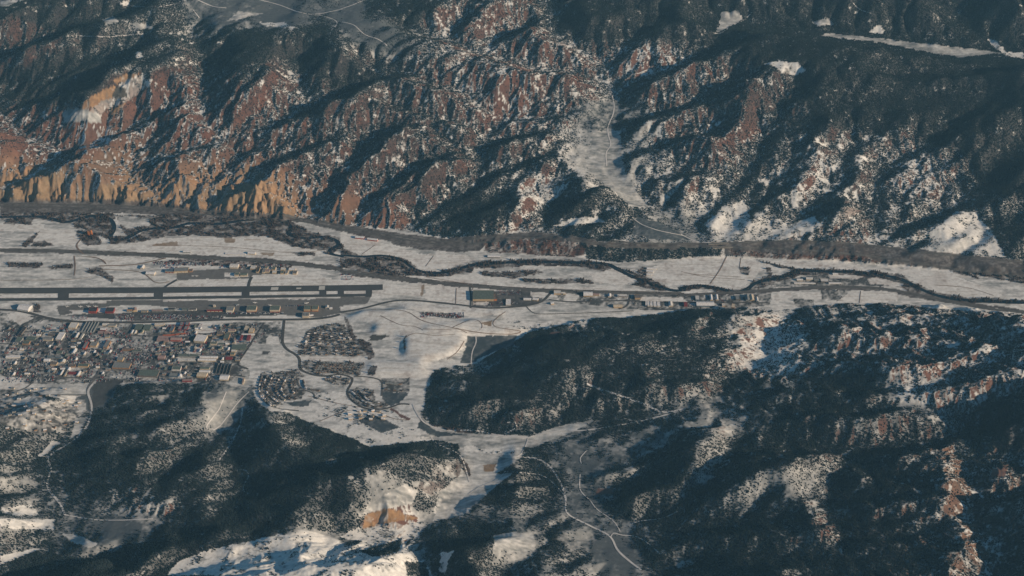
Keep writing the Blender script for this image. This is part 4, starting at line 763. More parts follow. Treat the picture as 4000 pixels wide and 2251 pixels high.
ribbon('interstate', 'F', [(0, 415), (200, 418), (330, 418), (800, 430), (1300, 470), (1800, 540), (2200, 602), (2640, 645)], 12, M_ROAD, 1.0)
# airport
ribbon('runway', 'D', [(-120, 745), (0, 743), (600, 741), (1250, 738), (1850, 731), (2590, 723), (2780, 720)], 52, M_RUN, .6, 'long dark plowed runway across the white airfield', across=5)
ribbon('runway_marking', 'D', [(2035, 728), (2090, 727)], 26, M_PAINT, .75, across=2); ribbon('runway_marking', 'D', [(2225, 726), (2262, 725)], 12, M_PAINT, .75, across=2); ribbon('runway_marking', 'D', [(2395, 723), (2440, 722)], 34, M_PAINT, .75, across=2)
ribbon('taxiway', 'D', [(-120, 812), (0, 810), (600, 805), (1250, 797), (1850, 789), (2590, 778), (2750, 776)], 24, M_RUN, .6, 'dark parallel taxiway south of the runway')
for a, b, w in (((478, 748), (475, 808), 52), ((1190, 742), (1190, 800), 44), ((1845, 734), (1845, 790), 38), ((2425, 726), (2425, 780), 34), ((2560, 722), (2560, 780), 30)):
    ribbon('taxiway', 'D', [a, ((a[0] + b[0]) / 2, (a[1] + b[1]) / 2), b], w, M_RUN, .65, across=2)
ribbon('taxiway', 'E', [(0, 722), (200, 720), (318, 716)], 50, M_RUN, .55, across=4); ribbon('taxiway', 'E', [(210, 722), (215, 750), (210, 790)], 30, M_RUN, .66)
ribbon('taxiway', 'D', [(1225, 728), (1260, 700), (1330, 660)], 14, M_RUN, .62); ribbon('taxiway', 'D', [(1862, 722), (1875, 670), (1892, 640)], 15, M_RUN, .62)
# town roads
ribbon('road', 'J', [(-60, 758), (0, 762), (300, 785), (600, 862), (800, 905), (1100, 935), (1500, 943), (2000, 943), (2538, 928)], 17, M_ASPH, .7, 'plowed road between the airport and the town')
ribbon('road', 'K', [(350, 934), (1000, 905), (1850, 905), (2300, 892), (2538, 860), (2640, 830)], 17, M_ASPH, .7)
ribbon('road', 'E', [(0, 905), (150, 880), (400, 820), (600, 820), (900, 850), (1100, 873), (1350, 860), (1500, 830), (1565, 775), (1590, 748)], 14, M_ASPH, .7)
ribbon('road', 'E', [(1395, 862), (1440, 905), (1500, 918), (1900, 908), (2200, 895)], 6, M_ROAD, .7); ribbon('road', 'O', [(1430, 440), (1700, 470), (2100, 462), (2538, 452)], 9, M_ASPH, .7); ribbon('road', 'Q', [(150, 812), (370, 828), (1000, 842), (1500, 848), (1800, 846), (2200, 850)], 9, M_ASPH, .7)
ribbon('road', 'O', [(310, 262), (325, 400), (320, 560)], 9, M_ASPH, .75); ribbon('road', 'E', [(2090, 880), (2150, 860), (2170, 800), (2175, 780)], 10, M_ASPH, .75)
ribbon('road', 'M', [(1850, 190), (1830, 400), (1830, 520), (1900, 610), (2010, 670), (2070, 740), (2075, 880), (2200, 940), (2300, 970), (2420, 980), (2538, 975)], 13, M_ASPH, .75)
ribbon('road', 'N', [(1380, 795), (1480, 778), (1580, 775), (1700, 810), (1740, 830), (1700, 930), (1650, 1010), (1680, 1100), (1780, 1190), (1900, 1255), (2050, 1270), (2160, 1265), (2280, 1240), (2400, 1190), (2538, 1200)], 10, M_ASPH, .75)
ribbon('road', 'N', [(1750, 805), (1900, 805), (2050, 830), (2140, 860), (2150, 960), (2140, 1080)], 7, M_ROAD, .75)
ribbon('road', 'M', [(1560, 230), (1440, 420), (1300, 640), (1185, 815), (1260, 850), (1340, 880)], 9, M_ASPH, .75)
for pts, w in (([(1880, 235), (1700, 480), (1500, 760), (1340, 1010), (1240, 1160), (1270, 1290), (1285, 1470)], 12), ([(500, 160), (300, 290), (210, 420), (140, 540), (20, 720)], 9), ([(900, 300), (800, 440), (620, 640), (520, 900), (560, 1080)], 9), ([(640, 340), (450, 580), (300, 800), (200, 930)], 8), ([(1400, 250), (1150, 560), (950, 780), (700, 1000)], 8), ([(2320, 250), (2150, 560), (1960, 850), (1880, 940)], 9), ([(2560, 560), (2330, 900), (2240, 1010)], 9), ([(500, 990), (440, 1090), (330, 1165), (250, 1185)], 7)):
    ribbon('street', 'L', pts, w, M_STREET, .8)
for pts, w in (([(640, 240), (420, 540), (200, 860), (60, 1010)], 11), ([(1000, 300), (880, 370), (620, 780), (530, 920)], 9), ([(1250, 330), (980, 680), (780, 960)], 8)):
    ribbon('street', 'M', pts, w, M_STREET, .8)
for pts, w in (([(-60, 345), (500, 352), (1000, 372), (1700, 398), (2540, 425)], 9), ([(-60, 515), (200, 530), (700, 580), (1600, 612), (2100, 645), (2540, 660)], 8), ([(600, 735), (1000, 742), (1560, 755)], 9), ([(60, 960), (500, 985), (1300, 1012), (1900, 1040), (2200, 1055)], 9), ([(1400, 870), (1900, 895), (2540, 925)], 7), ([(720, 1245), (1240, 1245)], 7)):
    ribbon('street', 'L', pts, w, M_STREET, .8)
for pts, w in (([(0, 690), (400, 665), (900, 700)], 7), ([(0, 920), (500, 940), (1100, 965), (1300, 990)], 8), ([(250, 385), (560, 390), (900, 370), (1240, 380)], 7)):
    ribbon('street', 'M', pts, w, M_STREET, .8)
for pts in ([(440, 760), (400, 960), (440, 1090), (560, 1220), (700, 1260), (970, 1290)], [(520, 790), (440, 960), (440, 1060), (560, 1170), (680, 1210)], [(600, 800), (500, 1040), (640, 1160), (740, 1200)], [(720, 800), (640, 960), (640, 1050), (760, 1140), (980, 1070)], [(960, 830), (960, 930), (1060, 1000), (1190, 1040), (1190, 1110)]):
    ribbon('street', 'N', pts, 7, M_STREET, .8)
# country roads and snowed tracks
TR = [('G', [(700, 0), (660, 60), (690, 170), (660, 300), (560, 420), (360, 550), (385, 640), (355, 770), (450, 900), (490, 990)], 9), ('H', [(545, 150), (570, 210), (640, 300), (800, 350), (1000, 350), (1200, 390), (1410, 405)], 8), ('H', [(1410, 405), (1600, 360), (1840, 350), (2100, 310), (2300, 270), (2576, 200)], 5), ('H', [(1410, 405), (1390, 470), (1330, 550), (1200, 548)], 5),
      ('H', [(1330, 550), (1460, 560), (1560, 610), (1640, 720), (1690, 850), (1690, 940), (1720, 990), (1900, 1080), (2030, 1150), (2080, 1250), (2180, 1340), (2260, 1400)], 8), ('H', [(2030, 1150), (2050, 1110), (2100, 1140), (2200, 1140), (2300, 1190), (2400, 1280)], 4), ('H', [(1810, 600), (1800, 560), (1850, 500)], 4), ('H', [(1800, 680), (1800, 800), (1880, 880), (1920, 940), (2050, 1030), (2100, 1110)], 4), ('H', [(2190, 1050), (2250, 1030), (2420, 1010), (2530, 960)], 4),
      ('H', [(680, 400), (720, 450), (870, 515), (920, 580), (970, 740)], 5), ('H', [(1235, 660), (1350, 670), (1520, 690), (1640, 790), (1690, 850)], 4), ('H', [(1235, 660), (1180, 720), (1050, 770), (960, 830)], 4), ('H', [(1850, 0), (1950, 40), (2100, 90), (2300, 160), (2420, 215), (2576, 190)], 9), ('H', [(1250, 290), (1310, 290), (1320, 330), (1250, 370)], 5),
      ('G', [(1870, 60), (1780, 150), (1660, 310), (1600, 350)], 4), ('G', [(1820, 180), (1810, 280), (1760, 400), (1700, 500), (1640, 580)], 6), ('G', [(490, 985), (700, 1020), (900, 1025), (1150, 1015)], 5), ('G', [(1600, 340), (1540, 335), (1640, 200), (1700, 60)], 4), ('G', [(1780, 650), (1830, 640), (1870, 690), (1820, 790), (1870, 830)], 4),
      ('A', [(900, 40), (1050, 50), (1250, 45), (1400, 0)], 7), ('A', [(1480, 0), (1600, 50), (1700, 62)], 7), ('A', [(1950, 0), (2100, 40), (2250, 95), (2380, 108), (2576, 70)], 7), ('A', [(2380, 108), (2530, 165), (2480, 245), (2480, 330)], 6), ('B', [(0, 165), (100, 190), (180, 260), (290, 300), (350, 345)], 6), ('B', [(0, 70), (90, 40), (180, 0)], 6), ('A', [(600, 270), (800, 280), (960, 265), (1100, 255)], 5), ('A', [(1450, 75), (1500, 140)], 5),
      ('B', [(1500, 10), (1580, 60), (1575, 160), (1590, 250), (1640, 290)], 6), ('B', [(2010, 630), (2050, 760), (2050, 850), (2010, 950), (2010, 1010), (2030, 1090), (1995, 1150), (2000, 1250)], 6), ('B', [(2320, 520), (2250, 550), (2180, 560), (2100, 540)], 5), ('C', [(1290, 20), (1340, 70), (1440, 110)], 5), ('C', [(240, 250), (310, 250), (380, 190), (460, 160), (540, 90)], 6),
      ('F', [(0, 320), (60, 350), (120, 375), (230, 385)], 6), ('F', [(300, 460), (320, 420)], 6), ('E', [(1015, 1080), (1020, 1130), (990, 1200), (980, 1290)], 5), ('E', [(2060, 0), (2200, 200), (2350, 280), (2576, 330)], 5)]
for c, pts, w in TR: ribbon('track', c, pts, w, M_TRACK, 1.1)
for c, pts, w in (('E', [(230, 885), (480, 895), (620, 970), (840, 1020), (1060, 1060), (1280, 1070), (1370, 1050), (1280, 1035), (1150, 1010), (1160, 960), (1240, 900)], 4), ('E', [(840, 1020), (950, 970), (1020, 960), (1070, 1000), (1060, 1025)], 4), ('E', [(620, 1030), (760, 1035), (880, 1030), (950, 1060)], 3), ('A', [(0, 730), (100, 755), (220, 755), (280, 795), (500, 800), (560, 820)], 7), ('A', [(0, 810), (90, 900), (140, 980), (240, 1050), (330, 1080), (450, 1140)], 6), ('F', [(340, 490), (290, 590), (220, 690)], 5), ('F', [(90, 620), (260, 630), (450, 640)], 3), ('J', [(1050, 0), (1065, 150), (1050, 280)], 6), ('V', [(1220, 740), (1400, 760), (1500, 840)], 5), ('V', [(1400, 870), (1900, 850), (2350, 760)], 8), ('J', [(1430, 190), (1980, 230), (2200, 380), (2400, 370)], 5), ('V', [(1180, 700), (1080, 580), (1200, 440)], 8)):
    ribbon('dirt_road', c, pts, w, M_DIRT, .9)
for c, pts in (('E', [(480, 1100), (560, 1060), (700, 1080), (860, 1070)]), ('E', [(300, 930), (450, 1000), (560, 1010), (620, 1040)]), ('E', [(930, 1120), (880, 1200), (800, 1260)]), ('E', [(640, 640), (980, 700), (985, 740)]), ('E', [(870, 725), (865, 850)]), ('E', [(700, 480), (640, 560)]), ('E', [(160, 470), (260, 400)]), ('F', [(0, 600), (200, 640), (480, 660)]), ('F', [(450, 500), (440, 570)]), ('D', [(1150, 400), (1700, 415), (2200, 460), (2420, 440)]), ('D', [(0, 665), (500, 660), (690, 640)]), ('D', [(580, 480), (760, 505), (800, 545)]), ('F', [(1350, 745), (1340, 835)]), ('F', [(1900, 700), (2150, 720), (2350, 780)]), ('N', [(1100, 1080), (1500, 1180), (1850, 1240)]), ('N', [(1260, 1440), (1600, 1300), (1780, 1280)]), ('N', [(2100, 1300), (2300, 1400), (2538, 1420)])):
    ribbon('dirt_road', c, pts, 3, M_DIRT, .9, across=1)

# ------------------------------------------------------------------ buildings
PAL = {'w': (.62, .60, .57), 'c': (.55, .47, .36), 't': (.46, .34, .21), 'r': (.34, .075, .05), 'm': (.22, .045, .05), 'd': (.05, .05, .055), 'g': (.22, .23, .23), 'n': (.12, .15, .13), 'b': (.10, .15, .20), 'p': (.34, .24, .22), 's': (.72, .71, .71), 'k': (.16, .14, .13), 'o': (.42, .15, .05), 'f': (.33, .20, .12)}
MATS = {}
def bm_(k, kind):
    if (k, kind) not in MATS:
        MATS[k, kind] = mat({'w': 'painted_wall', 'r': 'roof_sheet', 'd': 'metal_door'}[kind], PAL[k], .7 if kind != 'r' else .8, .14 if kind != 'r' else .2, .15, spec=.25)
    return MATS[k, kind]
def empty(name, loc, rz=0):
    o = bpy.data.objects.new(name, None); COL.objects.link(o); o.location = loc; o.rotation_euler = (0, 0, rz); o.empty_display_size = 5; return o
def part(name, bm, m, par):
    me = bpy.data.meshes.new(name); bm.to_mesh(me); bm.free(); me.materials.append(m)
    o = bpy.data.objects.new(name, me); COL.objects.link(o); o.parent = par; return o
def box(bm, x0, x1, y0, y1, z0, z1):
    v = [bm.verts.new(p) for p in ((x0, y0, z0), (x1, y0, z0), (x1, y1, z0), (x0, y1, z0), (x0, y0, z1), (x1, y0, z1), (x1, y1, z1), (x0, y1, z1))]
    for f in ((0, 3, 2, 1), (4, 5, 6, 7), (0, 1, 5, 4), (1, 2, 6, 5), (2, 3, 7, 6), (3, 0, 4, 7)): bm.faces.new([v[i] for i in f])
def prism(bm, x0, x1, y0, y1, z0, z1, zr, along='x', seg=None):
    """gabled or vaulted body; the ridge runs along x or y"""
    if along == 'x': prof = [(y0, z0), (y0, z1), ((y0 + y1) / 2, zr), (y1, z1), (y1, z0)]
    else: prof = [(x0, z0), (x0, z1), ((x0 + x1) / 2, zr), (x1, z1), (x1, z0)]
    if seg:
        a, b = prof[1][0], prof[3][0]
        arc = [((a + b) / 2 - (b - a) / 2 * cos(pi * i / seg), z1 + (zr - z1) * sin(pi * i / seg)) for i in range(seg + 1)]
        prof = [prof[0]] + arc + [prof[-1]]
    e = (x0, x1) if along == 'x' else (y0, y1)
    A = [bm.verts.new((e[0], p[0], p[1]) if along == 'x' else (p[0], e[0], p[1])) for p in prof]
    B = [bm.verts.new((e[1], p[0], p[1]) if along == 'x' else (p[0], e[1], p[1])) for p in prof]
    n = len(prof)
    for i in range(n): bm.faces.new((A[i], A[(i + 1) % n], B[(i + 1) % n], B[i]))
    bm.faces.new(A[::-1]); bm.faces.new(B); bmesh.ops.recalc_face_normals(bm, faces=bm.faces)
FOOT = []
def bldg(c, x0, y0, x1, y1, depth, h, rt, wc, rc, name, label, cat=None, doors=0, band=None, group=None, dc='g', vents=0):
    P = D(c, [(x0, y0), (x1, y1)]); X, Y = ground([P[0][0], P[1][0]], [P[0][1], P[1][1]])
    w = math.hypot(X[1] - X[0], Y[1] - Y[0]); rz = math.atan2(Y[1] - Y[0], X[1] - X[0]); rz = max(-.25, min(.25, rz))
    xs = X[0] + np.array([0, w * cos(rz), -depth * sin(rz), w * cos(rz) - depth * sin(rz)]); ys = Y[0] + np.array([0, w * sin(rz), depth * cos(rz), w * sin(rz) + depth * cos(rz)])
    zz = H_at(xs, ys); z = float(zz.max()) ; dz = float(zz.max() - zz.min()) + 1.0
    t = empty(name, (float(X[0]), float(Y[0]), z), rz); tag(t, label, cat or name.replace('_', ' '), group)
    FOOT.append((float(xs.mean()), float(ys.mean()), math.hypot(w, depth) / 2))
    b = bmesh.new(); along = 'x' if w > depth else 'y'
    if rt in 'flat': box(b, 0, w, 0, depth, -dz, h)
    else: prism(b, 0, w, 0, depth, -dz, h - .35, h + (min(w, depth) * .18) - .4, along)
    part('wall', b, bm_(wc, 'w'), t)
    r = bmesh.new()
    if rt == 'f':
        box(r, .3, w - .3, .3, depth - .3, h + .004, h + .25)
        q = bmesh.new()
        box(q, -.1, w + .1, -.1, .3, h, h + .8); box(q, -.1, w + .1, depth - .3, depth + .1, h, h + .8); box(q, -.1, .3, .31, depth - .31, h, h + .8); box(q, w - .3, w + .1, .31, depth - .31, h, h + .8)
        part('parapet', q, bm_(wc, 'w'), t)
    elif rt == 'v': prism(r, -.5, w + .5, -.5, depth + .5, h, h + .1, h + min(w, depth) * .22, along, 10)
    else: prism(r, -.6, w + .6, -.6, depth + .6, h - .05, h + .1, h + min(w, depth) * .18 + .3, along)
    part('roof', r, bm_(rc, 'r'), t)
    for k in range(doors):
        q = bmesh.new(); a = w * (k + .5) / doors; hw = w / doors * .36; box(q, a - hw, a + hw, -.25, -.02, -.2, h * .72); part('door', q, bm_(dc, 'd'), t)
    if band:
        q = bmesh.new(); box(q, -.12, w + .12, -.3, -.26, -.3, h * .30); box(q, w + .02, w + .3, 0, depth, -.3, h * .30); part('base_band', q, bm_(band, 'w'), t)
    for k in range(vents):
        q = bmesh.new(); a = w * (k + .5) / vents; box(q, a - 2, a + 2, depth * .4, depth * .4 + 3.5, h + .26, h + 2.2); part('roof_unit', q, bm_('k', 'd'), t)
    return t
B = bldg
# airport, south apron
B('K', 1028, 803, 1130, 803, 34, 11, 'f', 'c', 'g', 'hangar', 'small grey roofed hangar with cream front, westernmost of the big apron hangars', doors=1, dc='w')
B('K', 1318, 799, 1452, 799, 36, 13, 'f', 'c', 'n', 'hangar', 'large green grey roofed hangar with cream front and orange base, middle of the apron row', doors=1, dc='c', band='o', vents=2)
B('K', 1648, 800, 1785, 800, 36, 13, 'f', 'c', 'n', 'hangar', 'large cream hangar with bright red orange base, next east of the middle hangar', doors=1, dc='c', band='r')
B('K', 2130, 789, 2222, 789, 34, 12, 'f', 't', 'n', 'hangar', 'left one of two joined tan hangars with orange bases at the apron end', doors=1, dc='t', band='o')
B('K', 2240, 789, 2328, 789, 34, 12, 'f', 't', 'n', 'hangar', 'right one of two joined tan hangars with orange bases at the apron end', doors=1, dc='t', band='o')
B('K', 2108, 882, 2200, 882, 30, 12, 'f', 'c', 'g', 'hangar', 'pale hangar with two dark roof units just south of the joined pair', doors=1, dc='c', vents=2)
B('J', 1257, 815, 1368, 816, 34, 11, 'f', 'r', 'd', 'hangar', 'black roofed hangar with red front, left of the two dark hangars', doors=1, dc='m', band='r')
B('J', 1492, 816, 1608, 817, 34, 11, 'f', 'm', 'd', 'hangar', 'black roofed hangar with crimson side wall, right of the two dark hangars', doors=1, dc='m', band='m')
B('J', 245, 776, 400, 800, 44, 10, 'g', 'w', 's', 'hall', 'big white snow covered hall beside the road west of the apron', 'hall')
B('J', 1800, 797, 1880, 797, 14, 7, 'g', 't', 'f', 'terminal_building', 'tan gabled terminal wing west of the parking lots', 'terminal', doors=2)
B('J', 1890, 797, 1940, 790, 22, 10, 'g', 't', 'p', 'control_building', 'taller orange lit block at the east end of the tan terminal wing', 'terminal')
B('J', 2000, 805, 2090, 805, 12, 6, 'f', 't', 'g', 'terminal_building', 'short tan block with pale front between terminal wings', 'terminal', doors=2)
B('J', 2150, 800, 2300, 800, 14, 6, 'f', 'k', 'p', 'terminal_building', 'long low brown roofed terminal along the apron edge', 'terminal', doors=3)
B('K', 205, 778, 300, 778, 14, 7, 'f', 'g', 'd', 'terminal_building', 'dark flat roofed terminal hall facing the parked cars', 'terminal', doors=3)
B('K', 400, 777, 480, 777, 12, 6, 'f', 'g', 'n', 'terminal_building', 'small green grey terminal annex east of the dark hall', 'terminal', doors=1)
B('K', 495, 782, 605, 780, 14, 6, 'f', 'w', 'd', 'terminal_building', 'white fronted low terminal annex at the east end of the parking lots', 'terminal', doors=2)
B('K', 755, 795, 975, 793, 10, 5, 'f', 'r', 'm', 'terminal_building', 'long thin red roofed building behind the small parking lot', 'shed', doors=4, dc='c')
B('K', 845, 728, 875, 728, 10, 8, 'f', 'c', 'w', 'control_building', 'little cream tower block standing alone on the apron', 'block')
B('K', 2435, 750, 2480, 750, 16, 8, 'g', 'c', 'w', 'shed', 'cream gabled shed at the far east end of the apron', 'shed', doors=1)
B('K', 2490, 760, 2530, 760, 12, 5, 'g', 'w', 's', 'shed', 'small white shed touching the cream gabled shed on the apron end', 'shed')
B('K', 2210, 858, 2265, 850, 8, 4, 'g', 'w', 's', 'shed', 'low white shed beside the hangar with roof units', 'shed')
# airport, north side
B('K', 165, 243, 288, 247, 26, 8, 'f', 't', 'b', 'hangar', 'blue roofed hangar with tan front beside the north apron', doors=3, dc='m')
B('K', 292, 246, 490, 238, 34, 10, 'f', 't', 'g', 'hangar', 'long grey roofed hangar with tan front, largest on the north apron', doors=4, dc='c')
B('K', 500, 235, 552, 232, 22, 6, 'f', 'f', 'k', 'shed', 'low brown shed touching the long grey roofed hangar', 'shed')
B('J', 2065, 274, 2185, 280, 26, 7, 'g', 'c', 's', 'hall', 'white roofed cream hall at the west end of the north apron', 'hall', doors=2)
B('J', 1990, 190, 2030, 192, 26, 8, 'g', 'c', 's', 'hall', 'narrow cream fronted snow roofed hall by the airport side road', 'hall')
B('K', 1078, 182, 1195, 187, 30, 9, 'v', 'c', 'w', 'hangar', 'vaulted white roofed hangar above the north taxi lane')
B('K', 1145, 290, 1208, 291, 24, 8, 'f', 'c', 'n', 'hangar', 'square green roofed hangar on the snowy island', doors=1, dc='t')
B('K', 1226, 292, 1322, 290, 20, 6, 'g', 't', 'n', 'hangar', 'long low green roofed hangar on the snowy island', doors=2, dc='c')
NH = [(1325, 160, 1372, 161, 14, 6, 'c', 's', 'snow roofed small hangar, topmost left of the clustered hangars'), (1368, 198, 1442, 203, 28, 8, 'c', 'w', 'pale roofed hangar with wide cream front in the hangar cluster'), (1450, 246, 1490, 247, 44, 8, 't', 'd', 'narrow dark roofed hangar with tan front in the hangar cluster'),
      (1575, 190, 1615, 192, 18, 7, 'c', 'n', 'green roofed small hangar second from the left of the top row'), (1536, 250, 1572, 251, 34, 7, 'c', 'g', 'narrow grey roofed hangar at the lower left of the cluster'), (1580, 241, 1640, 243, 22, 7, 'c', 'p', 'pinkish roofed hangar with red trim beside the narrow grey one'), (1670, 210, 1722, 212, 26, 7, 't', 'n', 'green roofed tan hangar in the middle of the cluster'), (1680, 254, 1732, 255, 18, 7, 'c', 'w', 'white roofed cream hangar in the lower middle of the cluster'),
      (1800, 212, 1860, 213, 20, 7, 'c', 'w', 'cream roofed wide hangar right of the middle gap'), (1798, 262, 1842, 263, 24, 7, 't', 'n', 'green roofed hangar with bright tan side wall, lower right'), (1862, 264, 1898, 265, 26, 7, 'c', 'g', 'grey green roofed hangar touching the bright tan one'), (1912, 218, 2002, 220, 22, 6, 'c', 's', 'widest snow roofed hangar at the upper right of the cluster'), (1970, 267, 2026, 268, 28, 6, 'c', 'k', 'last brown roofed hangar at the lower right corner of the cluster')]
for a in NH: B('K', *a[:6], 'f', a[6], a[7], 'hangar', a[8], doors=1, dc='t')
